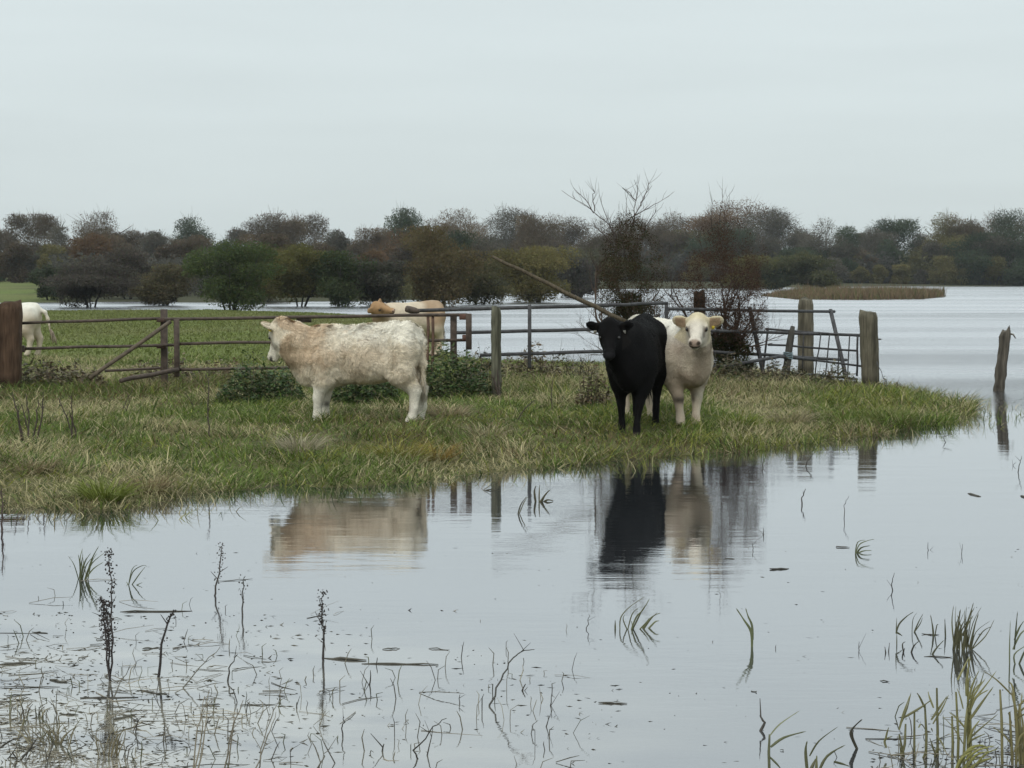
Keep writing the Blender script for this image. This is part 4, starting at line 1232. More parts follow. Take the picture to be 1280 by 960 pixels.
# straw tussocks lying over on the bank
def tussock(label, px, py, wpx, hpx, col, n=160, group='pale tussocks on the bank', lean=0.0):
    b = on_ground(px, py); w = wpx / FPX * b.y; h = hpx / FPX * b.y
    T = thing('grass_tussock', label, 'tussock', b, group)
    a = rng.uniform(0, 6.28, n); r = np.sqrt(rng.random(n)) * w * .22
    base = np.stack([np.cos(a) * r, np.sin(a) * r, np.full(n, -.02)], 1)
    C0 = np.array(col) * rng.uniform(.65, 1.3, (n, 1))
    V, lo, si, C = blades(base, a + rng.normal(0, .5, n), np.abs(rng.normal(.45 + lean, .3, n)), h * rng.uniform(.8, 1.5, n), rng.uniform(.006, .012, n), rng.uniform(.5, 1.1, n), C0)
    link_mesh('blades', np_mesh('blades', V, lo, si, C), M_GRASS, T)
tussock('bleached drooping tussock below the front hooves of the shaggy cow', 375, 580, 60, 40, (.34, .30, .2), 260)
tussock('yellow green tussock at the shore under the shaggy cow', 500, 598, 110, 40, (.24, .22, .05), 340)
tussock('pale tussock on the bank between the two groups of cattle', 610, 548, 80, 28, (.36, .31, .19), 240)
tussock('golden tussock at the shore left of the black cow reflection', 545, 604, 50, 34, (.30, .20, .06), 180)
tussock('bright yellow green tussock at the shore below the white cow', 925, 563, 50, 34, (.20, .24, .04), 240)
tussock('straw tussock on the right part of the bank', 985, 528, 110, 26, (.36, .31, .19), 300)
tussock('olive tussock on the tip of the bank', 1110, 530, 110, 30, (.16, .17, .05), 300)
tussock('lush yellow green tussock at the left shore', 130, 628, 90, 42, (.19, .22, .05), 340)
tussock('brown tussock at the left shore beside the lush one', 185, 618, 60, 36, (.25, .19, .10), 220)
tussock('straw tussock at the far left of the bank', 40, 590, 100, 30, (.30, .24, .14), 240)
tussock('straw tussock behind the hind hooves of the shaggy cow', 560, 520, 80, 26, (.33, .27, .16), 240)

# dead stems standing on the bank
def dead_stems(label, stems, name='dead_stem', col=(.07, .05, .04), rad=.008, seeds=False, water=False, cat='dead stem', group=None, twig=2):
    """stems: list of pixel polylines, the first point of the first one is the foot"""
    f = stems[0][0]
    b = G(f[0], f[1], 0) if water else on_ground(*f)
    T = thing(name, label, cat, b, group)
    for pl in stems:
        m = MB(); pts = []
        dy0 = random.uniform(-.03, .03)
        for i, (x, y) in enumerate(pl):
            Y = b.y + dy0 * i + (0 if i else random.uniform(-.02, .02))
            p = D(x, y, Y)
            if i == 0: p.z = min(p.z, b.z) - .03
            pts.append(p)
        # refine
        fine = []
        for i in range(len(pts) - 1):
            for k in range(4):
                fine.append(pts[i].lerp(pts[i + 1], k / 4) + Vector((random.gauss(0, .004), random.gauss(0, .004), 0)))
        fine.append(pts[-1])
        n = len(fine)
        m.tube(fine, [rad * (1 - .65 * i / (n - 1)) for i in range(n)], 5, col, cap=False)
        for k in range(twig):
            q = fine[random.randint(n // 3, n - 2)]; m.tube([q, q + Vector((random.uniform(-.05, .05), random.uniform(-.04, .04), random.uniform(.02, .08)))], [rad * .5, rad * .2], 4, col, cap=False)
        if seeds:
            for k in range(seeds * 3):
                i = int(n * (.25 + .75 * random.random() ** .7)); q = fine[min(i, n - 1)]
                c = q + Vector((random.gauss(0, .012), random.gauss(0, .012), random.gauss(0, .012)))
                s = random.uniform(.002, .0055)
                m.tube([c - Vector((0, 0, s)), c - Vector((0, 0, s * .3)), c + Vector((random.gauss(0, s * .4), 0, s * .4)), c + Vector((0, 0, s))], [s * .2, s, s * .9, s * .15], 5, shade(col, .6, 1.3))
        part(T, 'stem', m, M_REED)
    return T
BD = 'dead stems on the bank'
dead_stems('cluster of dead dark stems near the left edge of the bank', [[(30, 556), (22, 515), (15, 490)], [(33, 557), (37, 525), (32, 492)], [(40, 556), (46, 525), (48, 500)], [(44, 552), (53, 520), (54, 490)], [(28, 552), (24, 528), (20, 510)], [(38, 554), (33, 530), (27, 505)]], rad=.012, group=BD)
dead_stems('pair of dead leaning stems right of the dark cluster', [[(92, 545), (83, 520), (73, 497)], [(90, 540), (90, 515), (89, 494)], [(97, 545), (92, 530), (86, 512)]], rad=.011, group=BD)
dead_stems('two thin dead stems leaning right on the left bank', [[(148, 522), (156, 505), (166, 487)], [(155, 523), (160, 508), (164, 495)]], rad=.007, group=BD)
dead_stems('single tall dead stem left of the shaggy cow', [[(262, 548), (260, 515), (261, 480), (258, 468)]], rad=.010, group=BD, twig=4)
dead_stems('thin dead stem leaning left beside the tall one', [[(246, 515), (238, 502), (231, 490)]], rad=.007, group=BD)
dead_stems('broken rotten stick under the slim mossy post', [[(625, 500), (623, 480), (622, 462)], [(625, 486), (619, 478), (614, 468)]], rad=.022, group=BD)
dead_stems('thin dark stalk right of the slim mossy post', [[(690, 512), (689, 490), (691, 474)]], rad=.008, group=BD)
dead_stems('forked dead twig leaning by the black cow head', [[(742, 462), (728, 453), (722, 442)], [(728, 453), (733, 448)], [(735, 456), (720, 455), (708, 452)]], rad=.010, group=BD)
dead_stems('thin grass stalk rising in front of the middle gate', [[(695, 470), (699, 445), (703, 422)], [(697, 465), (696, 445)]], rad=.005, col=(.12, .11, .08), group=BD)
dead_stems('fallen dark stick on the bank left of the black cow', [[(642, 530), (655, 512), (668, 500)]], rad=.010, group=BD)

# ------------------------------------------------------------------ plants standing in the flood
WG = (.14, .155, .075); WB = (.10, .10, .055); WY = (.26, .25, .09); WD = (.05, .045, .035)
def leaf_plant(label, foot, leaves, stem=(), name='water_grass', cat='grass tuft', group=None, col=WG, wid=.011, scol=None):
    """leaves: pixel polylines of one blade each; the foot is where the plant meets the water"""
    b = G(*foot)
    T = thing(name, label, cat, b, group)
    m = MB()
    for pl in leaves:
        off = random.uniform(-.10, .10) * .5; pts = []
        for i, (x, y) in enumerate(pl):
            Y = b.y + off * (.3 + i * .5)
            pts.append(D(x, y, Y))
        pts[0].z = max(-.03, pts[0].z - .02) if pl[0][1] > foot[1] - 8 else pts[0].z
        if len(pts) == 2: pts = [pts[0], pts[0].lerp(pts[1], .55) + Vector((0, 0, .02 * (pts[1] - pts[0]).length)), pts[1]]
        fine = []
        for i in range(len(pts) - 1):
            a = pts[max(0, i - 1)]; p, q = pts[i], pts[i + 1]; d = pts[min(len(pts) - 1, i + 2)]
            for k in range(4):
                t_ = k / 4
                fine.append(.5 * ((2 * p) + (-a + q) * t_ + (2 * a - 5 * p + 4 * q - d) * t_ ** 2 + (-a + 3 * p - 3 * q + d) * t_ ** 3))
        fine.append(pts[-1]); n = len(fine)
        w = wid * random.uniform(.55, 1.0)
        ws = [w * (.45 + .55 * math.sin(math.pi * min(1, i / (n - 1) * 1.15 + .15))) * (1 if i < n - 1 else .08) for i in range(n)]
        v = random.uniform(.6, 1.25)
        m.strip(fine, ws, (random.gauss(0, .5), -1, random.gauss(0, .3)), tuple(c * v for c in col))
    part(T, 'blades', m, M_REED)
    if stem:
        m = MB()
        for pl in stem:
            pts = [D(x, y, b.y + i * random.uniform(-.02, .02)) for i, (x, y) in enumerate(pl)]
            pts[0].z = min(pts[0].z, -.03)
            m.tube(pts, [.006] * (len(pts) - 1) + [.004], 5, scol or tuple(c * .9 for c in col), cap=False)
        part(T, 'stems', m, M_REED)
    return T

def fan(fx, fy, n, hpx, spread, lean=0, wob=6, base=6):
    o = []
    for k in range(n):
        s = random.uniform(-1, 1); h = hpx * random.uniform(.45, 1.0)
        x0 = fx + random.uniform(-base, base)
        mx = x0 + s * spread * .5 + lean * .4; ex = x0 + s * spread + lean + random.uniform(-wob, wob)
        o.append([(x0, fy + random.uniform(-2, 2)), (mx, fy - h * .6), (ex, fy - h)])
    return o
WT = 'grass tufts standing in the flood'
leaf_plant('feathery grass tuft in the flood near the left shore', (104, 724), fan(104, 724, 15, 42, 20, 8), group=WT)
leaf_plant('small looped grass tuft right of the feathery one', (161, 731), [[(160, 731), (166, 715), (178, 707), (184, 708)], [(160, 731), (165, 712), (172, 706)], [(163, 730), (174, 718), (182, 708)], [(162, 731), (158, 727)], [(165, 731), (178, 728)]], group=WT)
leaf_plant('wide tuft of bent blades in the middle of the flood', (790, 786), [[(769, 786), (769, 775)], [(775, 786), (776, 772), (788, 758), (806, 746)], [(784, 786), (790, 768), (798, 760)], [(788, 786), (795, 772), (804, 762), (812, 748)], [(790, 784), (800, 768), (806, 757)], [(803, 785), (812, 776), (822, 765)], [(800, 786), (814, 772), (826, 766)], [(796, 786), (806, 780), (812, 772)], [(806, 787), (818, 778), (824, 776)], [(786, 787), (779, 775), (781, 768)], [(793, 786), (789, 776)]], group=WT, col=(.17, .175, .09))
leaf_plant('single forked blade standing right of the wide tuft', (940, 808), [[(940, 808), (939, 790), (930, 775), (920, 760)], [(941, 800), (940, 782), (935, 770), (932, 760)], [(936, 808), (930, 808)]], group=WT, wid=.016)
leaf_plant('blade bent over to the right in the open flood', (1070, 692), [[(1069, 691), (1074, 681), (1084, 676), (1093, 674)], [(1070, 691), (1076, 685), (1088, 682)], [(1069, 690), (1072, 678), (1082, 675)], [(1069, 691), (1078, 689), (1090, 688)]], group=WT, wid=.014)
leaf_plant('spiky fan of blades below the middle of the bank', (674, 627), [[(670, 628), (668, 615), (670, 607)], [(674, 628), (674, 615), (675, 605)], [(676, 628), (681, 619), (686, 613)], [(677, 627), (684, 625), (692, 626)], [(673, 628), (682, 618), (688, 612)]], group=WT, wid=.02, col=(.10, .09, .05))
leaf_plant('leaning blade left of the spiky fan', (648, 642), [[(647, 642), (651, 631), (659, 620)], [(648, 642), (655, 628), (660, 621)]], group=WT, wid=.014, col=(.12, .11, .06))
leaf_plant('two flat blades pointing left near the bank', (600, 613), [[(600, 613), (611, 608), (621, 602)], [(600, 613), (612, 612), (622, 613)]], group=WT, wid=.014, col=(.1, .09, .06))
leaf_plant('dense upright clump of dark blades at the right', (1203, 812), fan(1202, 812, 22, 58, 14, 3, base=12) + [[(1214, 808), (1228, 790), (1240, 783)], [(1214, 808), (1232, 795), (1243, 774)], [(1214, 808), (1220, 790), (1238, 776)], [(1196, 800), (1194, 775), (1195, 757)], [(1204, 795), (1212, 770), (1217, 753)]], group=WT, col=(.13, .125, .065))
leaf_plant('curved dark blade left of the dense clump', (1120, 805), [[(1120, 792), (1124, 780), (1134, 770), (1142, 765)], [(1120, 792), (1121, 772)], [(1121, 806), (1121, 790)], [(1120, 790), (1128, 795)]], group=WT, col=WB)
leaf_plant('three bladed tuft left of the dense clump', (1141, 790), [[(1140, 790), (1141, 775), (1146, 766)], [(1141, 790), (1148, 778), (1154, 767)], [(1140, 790), (1150, 780), (1153, 772)], [(1142, 790), (1136, 790)]], group=WT, col=WB)
leaf_plant('slim pair of blades just left of the dense clump', (1168, 795), [[(1167, 806), (1166, 785), (1163, 768)], [(1168, 795), (1171, 782), (1173, 781)], [(1182, 800), (1181, 773)]], group=WT, col=WB)
leaf_plant('short bent blade below the curved dark one', (1139, 815), [[(1138, 815), (1142, 808), (1149, 801)], [(1131, 818), (1128, 806), (1132, 802)], [(1127, 818), (1131, 810)], [(1110, 818), (1112, 803)], [(1108, 818), (1106, 808)]], group=WT, col=WD)
leaf_plant('low blade with a floating leaf below the slim pair', (1164, 818), [[(1162, 819), (1170, 811), (1180, 800)], [(1152, 821), (1170, 821), (1190, 822)]], group=WT, col=WB)
leaf_plant('upright blades at the right edge of the flood', (1268, 830), [[(1262, 838), (1262, 805), (1263, 775)], [(1268, 812), (1270, 785), (1272, 764)], [(1266, 812), (1276, 792), (1290, 782)], [(1268, 800), (1274, 785), (1280, 776)], [(1264, 850), (1276, 840), (1290, 828)], [(1270, 830), (1268, 818), (1284, 806)], [(1272, 830), (1282, 812), (1292, 800)]], group=WT, wid=.013, col=(.14, .15, .08))
RD = 'reeds at the lower right'
leaf_plant('tallest reed with feathery top at the lower right', (1211, 950), [[(1211, 890), (1216, 865), (1222, 850)], [(1211, 885), (1218, 868), (1232, 848)], [(1209, 880), (1216, 855), (1224, 838)], [(1212, 880), (1228, 862), (1246, 838)], [(1212, 900), (1226, 880), (1242, 858)], [(1204, 886), (1200, 870), (1196, 860)], [(1208, 870), (1209, 845), (1213, 820)], [(1197, 850), (1204, 836), (1212, 820)], [(1210, 925), (1224, 912), (1248, 892)], [(1210, 930), (1216, 912), (1225, 900)], [(1209, 928), (1232, 917)], [(1208, 912), (1196, 898), (1186, 890)], [(1204, 930), (1192, 910), (1178, 895)], [(1211, 875), (1220, 860), (1228, 852)], [(1212, 878), (1224, 858), (1230, 840)], [(1210, 872), (1208, 858), (1214, 845)], [(1212, 890), (1220, 872), (1236, 862)]] ,
   stem=[[(1210, 952), (1210, 900), (1210, 850)], [(1204, 950), (1207, 905), (1210, 878)], [(1190, 962), (1191, 930), (1190, 895)], [(1214, 955), (1213, 915), (1213, 885)], [(1197, 955), (1198, 925), (1195, 865)]], name='reed', cat='reed', group=RD, col=(.25, .235, .10), wid=.012)
leaf_plant('group of bent reeds left of the tallest reed', (1155, 945), [[(1124, 912), (1130, 890), (1138, 868)], [(1124, 910), (1134, 885), (1139, 865)], [(1128, 898), (1150, 885), (1164, 875)], [(1156, 885), (1150, 872), (1146, 866)], [(1167, 885), (1162, 872), (1160, 864)], [(1166, 905), (1178, 885), (1186, 868)], [(1164, 900), (1176, 882), (1184, 870)], [(1164, 910), (1166, 915)], [(1128, 955), (1126, 940), (1124, 928)], [(1150, 958), (1155, 945), (1157, 935)], [(1166, 950), (1172, 935), (1178, 945)], [(1106, 928), (1109, 915), (1111, 909)], [(1108, 935), (1106, 925), (1116, 920)], [(1170, 918), (1178, 930), (1184, 944)], [(1148, 910), (1152, 905), (1158, 915)], [(1170, 940), (1162, 922)]],
   stem=[[(1125, 950), (1131, 930), (1132, 905)], [(1157, 958), (1158, 920), (1156, 880)], [(1172, 958), (1172, 915), (1171, 860)], [(1143, 935), (1143, 890)], [(1132, 905), (1124, 918)]], name='reed', cat='reed', group=RD, col=(.19, .18, .085), wid=.012)
leaf_plant('yellow green reed leaves flopped over the water', (1220, 962), [[(1196, 958), (1210, 938), (1228, 932), (1236, 940)], [(1194, 962), (1206, 942), (1222, 936)], [(1200, 966), (1220, 944), (1238, 940)], [(1200, 968), (1226, 952), (1240, 948)], [(1196, 970), (1212, 952), (1232, 946)], [(1205, 952), (1222, 938), (1244, 932)], [(1210, 965), (1230, 944), (1248, 936)], [(1192, 968), (1200, 950), (1214, 940)]], name='reed', cat='reed', group=RD, col=(.27, .26, .08), wid=.017)
leaf_plant('reed clump cut by the right edge of the picture', (1275, 955), [[(1272, 900), (1276, 880), (1284, 872)], [(1270, 895), (1280, 885), (1292, 878)], [(1268, 900), (1282, 892), (1296, 888)], [(1272, 890), (1266, 870), (1262, 858)], [(1266, 870), (1246, 850), (1228, 838)], [(1276, 880), (1290, 868)], [(1268, 940), (1276, 920), (1288, 912)], [(1270, 950), (1282, 930), (1290, 925)], [(1270, 900), (1266, 860), (1260, 852)], [(1264, 930), (1254, 918), (1240, 908)]] + fan(1278, 950, 10, 90, 14),
   stem=[[(1270, 962), (1271, 920), (1268, 880)], [(1276, 962), (1276, 920), (1274, 880)], [(1266, 962), (1264, 925), (1262, 890)], [(1253, 958), (1252, 900), (1250, 862)]], name='reed', cat='reed', group=RD, col=(.25, .22, .10), wid=.012)
leaf_plant('two leaved reed seedling at the bottom right of centre', (962, 965), [[(962, 920), (975, 905), (1000, 888)], [(963, 934), (980, 922), (1008, 914)], [(962, 946), (972, 956), (978, 964)]], stem=[[(962, 968), (961, 940), (962, 918)]], name='reed', cat='reed', group=RD, col=(.16, .165, .09), wid=.013)
leaf_plant('reed tuft at the bottom edge beside the seedling', (1012, 966), [[(1010, 966), (1007, 940), (1009, 926)], [(1012, 945), (1024, 926), (1048, 908)], [(1022, 962), (1034, 945), (1057, 931)], [(1020, 966), (1021, 944)], [(1012, 960), (1020, 948)], [(1024, 960), (1030, 950), (1050, 934)], [(1042, 952), (1062, 958)]], name='reed', cat='reed', group=RD, col=(.15, .15, .075), wid=.016)
leaf_plant('dark folded leaf left of the bent reeds', (1074, 936), [[(1074, 936), (1065, 922), (1064, 914), (1070, 906), (1078, 899)], [(1073, 935), (1066, 922), (1067, 912)]], stem=[[(1072, 965), (1072, 940)]], name='reed', cat='reed', group=RD, col=(.07, .065, .045), wid=.015)

# small bits of stalk poking out of the flood
SB = 'small stalks poking out of the flood'
bits = [(1004, 628, 'curved dark stalk below the right part of the bank', [(1003, 631), (1002, 622), (1007, 611)], .012), (1056, 645, 'thin cross shaped stalk right of the curved one', [(1055, 648), (1055, 632), (1061, 620)], .006),
 (955, 667, 'tiny dark stalk in the open flood right of the cattle reflections', [(955, 668), (954, 660)], .008), (1160, 685, 'tiny stalk in the open flood at right', [(1160, 688), (1160, 678)], .006), (1202, 690, 'short pale stalk near the right of the open flood', [(1201, 692), (1203, 680)], .005),
 (1116, 742, 'stalk with a dark bud right of the forked blade', [(1116, 738), (1115, 730), (1118, 716)], .007), (1010, 582, 'stub leaning in the water under the right bank', [(1004, 583), (1012, 574), (1017, 567)], .012), (953, 585, 'short stub near the bank right of the white reflection', [(953, 585), (954, 572)], .012),
 (1183, 545, 'bent twig in the water off the tip of the bank', [(1184, 553), (1178, 546), (1190, 543)], .009), (1270, 585, 'leafy twig at the right edge of the flood', [(1272, 590), (1275, 578), (1277, 570)], .009), (1262, 580, 'flat twig at the right edge of the flood', [(1262, 582), (1270, 578)], .007),
 (734, 786, 'thin stalk left of the wide tuft', [(733, 786), (735, 776), (736, 768)], .005), (1071, 812, 'faint short stalk left of the curved dark blade', [(1074, 812), (1074, 802)], .005), (952, 915, 'small dark peg in the lower flood', [(949, 914), (955, 903), (950, 894)], .014), (970, 812, 'tiny stem right of the forked blade', [(970, 812), (970, 806)], .005),
 (528, 950, 'forked sprig at the bottom of the flood', [(526, 948), (518, 938), (541, 908), (558, 898)], .007), (535, 940, 'upright stem of the bottom sprig', [(532, 944), (541, 910)], .006), (406, 905, 'short dark stub in the lower left flood', [(395, 905), (395, 912)], .008), (462, 850, 'upright peg right of the tall seed stalk', [(463, 856), (463, 838)], .008),
 (571, 880, 'short pale sprig in the lower middle flood', [(572, 880), (575, 868)], .006), (688, 880, 'short stalks at the bottom middle of the flood', [(687, 882), (690, 866)], .006), (655, 870, 'tiny leaf stub near the long bent stalk', [(652, 862), (657, 855)], .01), (684, 905, 'tiny bent stub in the bottom middle', [(683, 908), (685, 894)], .006),
 (430, 895, 'bent stub left of the bottom middle', [(430, 920), (428, 905), (430, 896)], .006), (372, 880, 'bent dark stub below the tall seed stalk', [(368, 886), (371, 878)], .009), (284, 858, 'dark bud on the water left of centre', [(283, 852), (287, 835), (297, 818)], .009), (478, 936, 'hooked stub at the bottom', [(476, 938), (480, 930)], .010), (940, 690, 'short stub right of the white reflection', [(940, 688), (941, 678)], .006)]
for (fx, fy, lab, pl, rad) in bits:
    dead_stems(lab, [pl], name='stalk', col=(.06, .052, .042), rad=rad * .62, water=True, cat='stalk', group=SB, twig=1)
SS = 'tall dead stalks standing in the flood'
dead_stems('tall double stalk crusted with seeds at the lower left', [[(138, 850), (139, 800), (140, 740), (136, 692)], [(137, 850), (131, 790), (128, 752)], [(139, 850), (136, 800), (133, 755)]], name='seed_stalk', col=(.06, .048, .045), rad=.006, seeds=60, water=True, cat='dead stalk', group=SS)
dead_stems('leaning dark stalk right of the double one', [[(197, 846), (203, 805), (211, 772), (216, 766)]], name='seed_stalk', col=(.05, .042, .04), rad=.008, seeds=10, water=True, cat='dead stalk', group=SS)
dead_stems('seeded stalk leaning right beyond the flattened twig', [[(268, 745), (273, 715), (277, 683)]], name='seed_stalk', col=(.09, .075, .065), rad=.007, seeds=26, water=True, cat='dead stalk', group=SS)
dead_stems('thin straight stalk between two seeded ones', [[(303, 770), (303, 745), (305, 722)]], name='seed_stalk', col=(.085, .075, .065), rad=.006, seeds=8, water=True, cat='dead stalk', group=SS)
dead_stems('stalk with a dark seed head beside the floating sticks', [[(405, 826), (404, 790), (402, 770), (405, 742)]], name='seed_stalk', col=(.065, .055, .05), rad=.007, seeds=34, water=True, cat='dead stalk', group=SS)
dead_stems('long arching stalk nodding right in the lower middle', [[(610, 882), (625, 850), (642, 822), (654, 813), (668, 812)]], name='seed_stalk', col=(.085, .08, .07), rad=.005, water=True, cat='dead stalk', group=SS)
dead_stems('pale straight straw leaning right at the lower left', [[(224, 860), (250, 834), (275, 809)]], name='seed_stalk', col=(.20, .185, .15), rad=.004, water=True, cat='dead stalk', group=SS)
dead_stems('pale straw leaning right in front of the double stalk', [[(140, 870), (150, 852), (163, 833)]], name='seed_stalk', col=(.2, .185, .15), rad=.004, water=True, cat='dead stalk', group=SS)
dead_stems('thin upright dead stalk at the left edge by the shore', [[(2, 664), (3, 640), (2, 610)]], name='seed_stalk', col=(.09, .06, .05), rad=.01, seeds=14, water=True, cat='dead stalk', group=SS)
dead_stems('bundle of pale bleached straws at the bottom left', [[(240, 962), (247, 910), (258, 878)], [(243, 962), (252, 905), (256, 870)], [(246, 963), (256, 915), (262, 862)]], name='straw', col=(.30, .26, .19), rad=.004, water=True, cat='straw', group=SS)
dead_stems('second bundle of pale straws right of the first', [[(279, 962), (288, 920), (297, 886)], [(282, 962), (293, 905), (304, 875)]], name='straw', col=(.26, .225, .17), rad=.004, water=True, cat='straw', group=SS)
dead_stems('third faint bundle of straws near the bottom', [[(316, 962), (330, 925), (349, 876)], [(320, 962), (335, 920), (345, 890)]], name='straw', col=(.25, .22, .17), rad=.0035, water=True, cat='straw', group=SS)
dead_stems('single straw leaning right at the bottom edge', [[(392, 962), (402, 948), (412, 936)]], name='straw', col=(.22, .2, .16), rad=.004, water=True, cat='straw', group=SS)

# drowned tussock at the bottom left
leaf_plant('matted pale drowned tussock at the bottom left', (62, 930), fan(62, 932, 26, 34, 34, 4, base=26) + [[(20, 925), (30, 900), (40, 890)], [(70, 925), (74, 900), (62, 870)], [(24, 870), (26, 882), (25, 905)], [(12, 890), (13, 915)], [(50, 900), (56, 888), (66, 884)]], name='water_grass', group=WT, col=(.24, .21, .13), wid=.007)
leaf_plant('dark twigs matted at the bottom left corner', (15, 950), [[(0, 935), (15, 925), (30, 922)], [(5, 948), (18, 938), (24, 925)], [(20, 952), (40, 935), (60, 930)], [(15, 940), (25, 955)], [(45, 925), (35, 940), (30, 955)], [(58, 950), (66, 930), (70, 915)]], name='water_grass', group=WT, col=WD, wid=.008)
leaf_plant('pale drowned tuft below the double stalk', (138, 945), fan(136, 945, 18, 40, 16, 0, base=14), name='water_grass', group=WT, col=(.22, .19, .12), wid=.006)
leaf_plant('small tuft of stubs left of the matted tussock', (50, 898), fan(30, 900, 5, 26, 8) + fan(52, 900, 5, 22, 6), name='water_grass', group=WT, col=(.09, .08, .06), wid=.008)

# sticks and leaves afloat
FS = 'sticks floating on the flood'
sticks = [(405, 823, 458, 826, .020, 'short thick stick afloat beside the dark seed head'), (452, 830, 548, 831, .014, 'long stick afloat right of the short thick one'), (0, 831, 44, 829, .018, 'stick afloat at the left edge'), (150, 765, 240, 764, .014, 'flattened reed stem afloat beyond the leaning stalk'),
 (100, 873, 173, 872, .014, 'grey stick afloat below the double stalk'), (142, 900, 171, 894, .03, 'broad dead leaf afloat at the lower left'), (62, 850, 84, 853, .022, 'short dark stick afloat left of the double stalk'), (250, 882, 275, 882, .02, 'stubby stick afloat near the straw bundle'), (176, 863, 212, 869, .012, 'thin twig afloat right of the double stalk'),
 (0, 860, 75, 859, .008, 'very thin straw afloat at the left'), (8, 871, 40, 868, .010, 'short straw afloat at the left'), (74, 893, 98, 894, .014, 'small grey stick afloat near the matted tussock'), (272, 727, 316, 724, .006, 'hair thin straw lying across the seeded stalk'), (300, 882, 345, 881, .008, 'thin straw afloat in the lower left'), (1152, 793, 1174, 794, .010, 'twig afloat by the three bladed tuft'),
 (1155, 821, 1192, 822, .008, 'twig afloat under the slim blades'), (1045, 684, 1062, 685, .012, 'twig afloat left of the bent blade'), (962, 712, 986, 711, .022, 'clot of weed afloat right of the reflections'), (906, 698, 918, 699, .018, 'dark fleck of weed afloat under the white reflection'), (1100, 851, 1112, 853, .022, 'dead leaf afloat left of the tall reeds'),
 (748, 879, 784, 880, .012, 'bent leaf afloat at the bottom middle'), (940, 864, 946, 866, .02, 'tiny leaf afloat below the forked blade'), (1210, 617, 1226, 621, .03, 'curled leaf afloat at the right'), (1276, 620, 1290, 624, .04, 'leaf afloat at the right edge'), (975, 938, 980, 940, .03, 'small dark clump afloat by the seedling'), (478, 812, 500, 811, .01, 'faint straw afloat right of the seed head'),
 (536, 811, 562, 813, .008, 'thin reed bit afloat in the middle'), (120, 800, 134, 799, .012, 'leaf bit afloat by the double stalk'), (40, 790, 60, 792, .010, 'twig bit afloat at the left'), (178, 812, 200, 810, .012, 'dark bit of stem afloat left of the leaning stalk')]
for (x0, y0, x1, y1, rad, lab) in sticks:
    a, b = G(x0, y0), G(x1, y1); mid_ = (a + b) / 2
    T = thing('floating_stick', lab, 'floating stick', Vector((mid_.x, mid_.y, 0)), FS)
    m = MB(); pts = wobble(a, b, 5, .006); 
    for p_ in pts: p_.z = random.uniform(.0, .006)
    rr = min(rad * .38, (b - a).length * .05)
    m.tube(pts, [rr * .45, rr * .9, rr, rr * .9, rr * .75, rr * .3], 6, shade((.085, .078, .062), .8, 1.3))
    part(T, 'stem', m, M_REED, smooth=True)

# countless flecks of plant litter afloat
m = MB()
def fleck(x, y, big=1.0):
    p = G(x, y); a = random.gauss(0, .5); ln = random.uniform(.004, .024) * big * random.choice((.5, .7, 1, 1.4)); w = random.uniform(.001, .003) * big
    d = Vector((math.cos(a), math.sin(a), 0)) * ln; s = Vector((-math.sin(a), math.cos(a), 0)) * w
    z = Vector((0, 0, random.uniform(.001, .005) * big)); k = Vector((random.gauss(0, .006), random.gauss(0, .006), max(0, random.gauss(-.004, .010)) * big))
    c = shade(random.choice([(.06, .052, .042), (.12, .105, .08), (.20, .175, .13)]), .6, 1.5)
    m.add([p - d, p - s + z, p + d + k, p + s + z * .6], [(0, 1, 2), (0, 2, 3)], c)
def straw(x, y):
    p = G(x, y); a = random.gauss(0, .9); ln = random.uniform(.02, .16); d = Vector((math.cos(a), math.sin(a), 0)) * ln
    u = Vector((0, 0, max(0, random.gauss(-.01, .035)))); w = random.uniform(.0010, .0022)
    c = shade(random.choice([(.09, .08, .06), (.24, .21, .16), (.42, .37, .28), (.36, .32, .25)]), .6, 1.4)
    z = Vector((0, 0, .003)); k = Vector((random.gauss(0, .02), random.gauss(0, .02), random.uniform(0, .012)))
    m.tube([p - d + z, p + k + u * .5, p + d + u], [w, w * 1.2, w * .5], 3, c, cap=False)
def stub(x, y):
    p = G(x, y); h_ = random.uniform(.02, .11); l = Vector((random.gauss(0, .4), random.gauss(0, .3), 1)) * h_
    c = shade(random.choice([(.07, .06, .048), (.16, .14, .10), (.28, .25, .18), (.12, .125, .06)]), .6, 1.4)
    w = random.uniform(.0015, .003); m.tube([p + Vector((0, 0, -.02)), p + l * .6, p + l + Vector((random.gauss(0, .02), random.gauss(0, .02), -.01))], [w, w, w * .4], 3, c, cap=False)
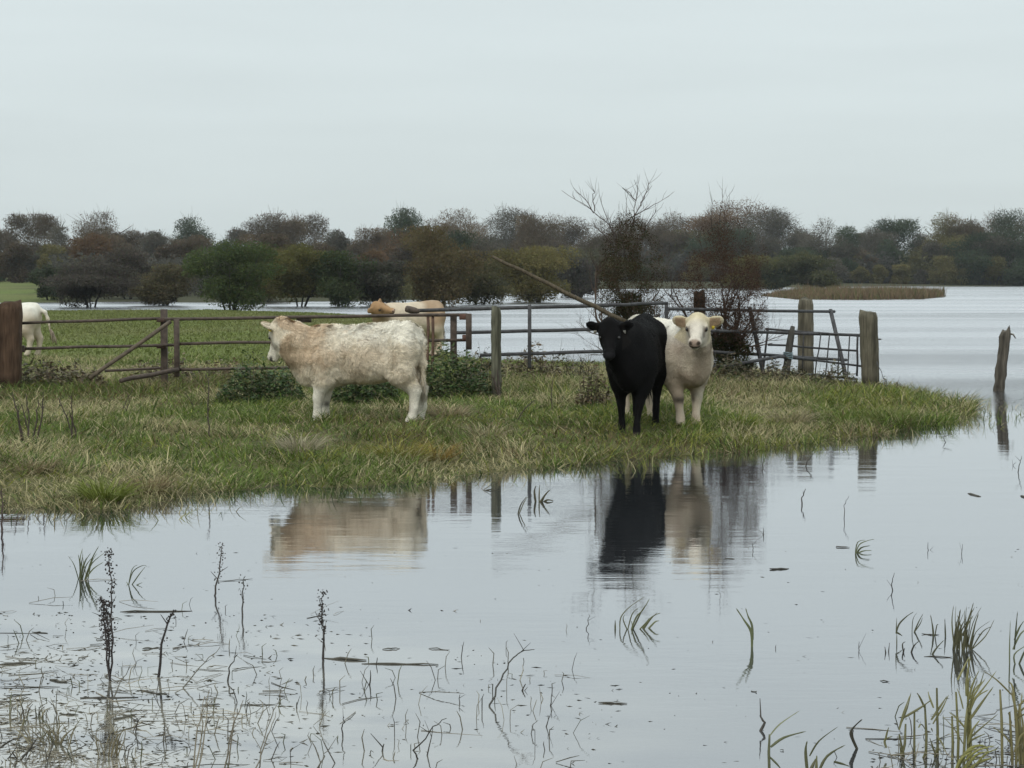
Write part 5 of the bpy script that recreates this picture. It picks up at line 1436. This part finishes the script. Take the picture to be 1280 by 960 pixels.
for _ in range(420):
    x = abs(random.gauss(0, 210)); y = 960 - abs(random.gauss(0, 90))
    if random.random() < float(fbm(np.array([x * .012]), np.array([y * .03]), 58, 3)[0]) ** 2 * 2.4: straw(x, y)
for _ in range(260):
    x = abs(random.gauss(0, 210)); y = 962 - abs(random.gauss(0, 90))
    if random.random() < float(fbm(np.array([x * .02]), np.array([y * .03]), 59, 3)[0]) ** 2 * 2.0: stub(x, y)
for _ in range(90):
    stub(random.uniform(250, 720), random.gauss(880, 45))
for _ in range(55):
    x = random.gauss(1215, 60); straw(x, random.gauss(935, 25)); stub(x + random.gauss(0, 20), random.gauss(945, 22))
for _ in range(2200):
    x = abs(random.gauss(0, 170)); y = random.uniform(765, 960)
    if random.random() < float(fbm(np.array([x * .018]), np.array([y * .045]), 55, 3)[0]) ** 2 * 2.2: fleck(x, y)
for _ in range(450):
    x = random.uniform(260, 780); y = random.gauss(865, 40)
    if random.random() < float(fbm(np.array([x * .012]), np.array([y * .04]), 57, 3)[0]) ** 3 * 3: fleck(x, min(y, 960), .9)
for _ in range(260):
    fleck(random.uniform(0, 1280), random.uniform(680, 955), .7)
for _ in range(160):
    x = random.uniform(1090, 1280); y = random.gauss(945, 22)
    fleck(x, min(y, 965))
for _ in range(160):
    fleck(random.uniform(1110, 1280), random.gauss(505, 10), 1.3)
o = m.build('floating_litter', M_REED); tag(o, 'countless flecks of dead plant litter afloat on the flood', 'litter', kind='stuff')

# ------------------------------------------------------------------ autumn air
HAZE = .00016
if HAZE:
    mh = bpy.data.materials.new('haze'); mh.use_nodes = True; t = mh.node_tree; t.nodes.clear()
    vo = t.nodes.new('ShaderNodeVolumePrincipled'); vo.inputs['Color'].default_value = (.86, .92, .95, 1); vo.inputs['Density'].default_value = HAZE; vo.inputs['Anisotropy'].default_value = .3
    oo = t.nodes.new('ShaderNodeOutputMaterial'); t.links.new(vo.outputs[0], oo.inputs['Volume'])
    m = MB(); m.box((0, 2000, 14), (8400, 14400, 32), (1, 1, 1))
    o = m.build('haze', mh); tag(o, 'thin autumn haze over the flooded valley', kind='stuff')
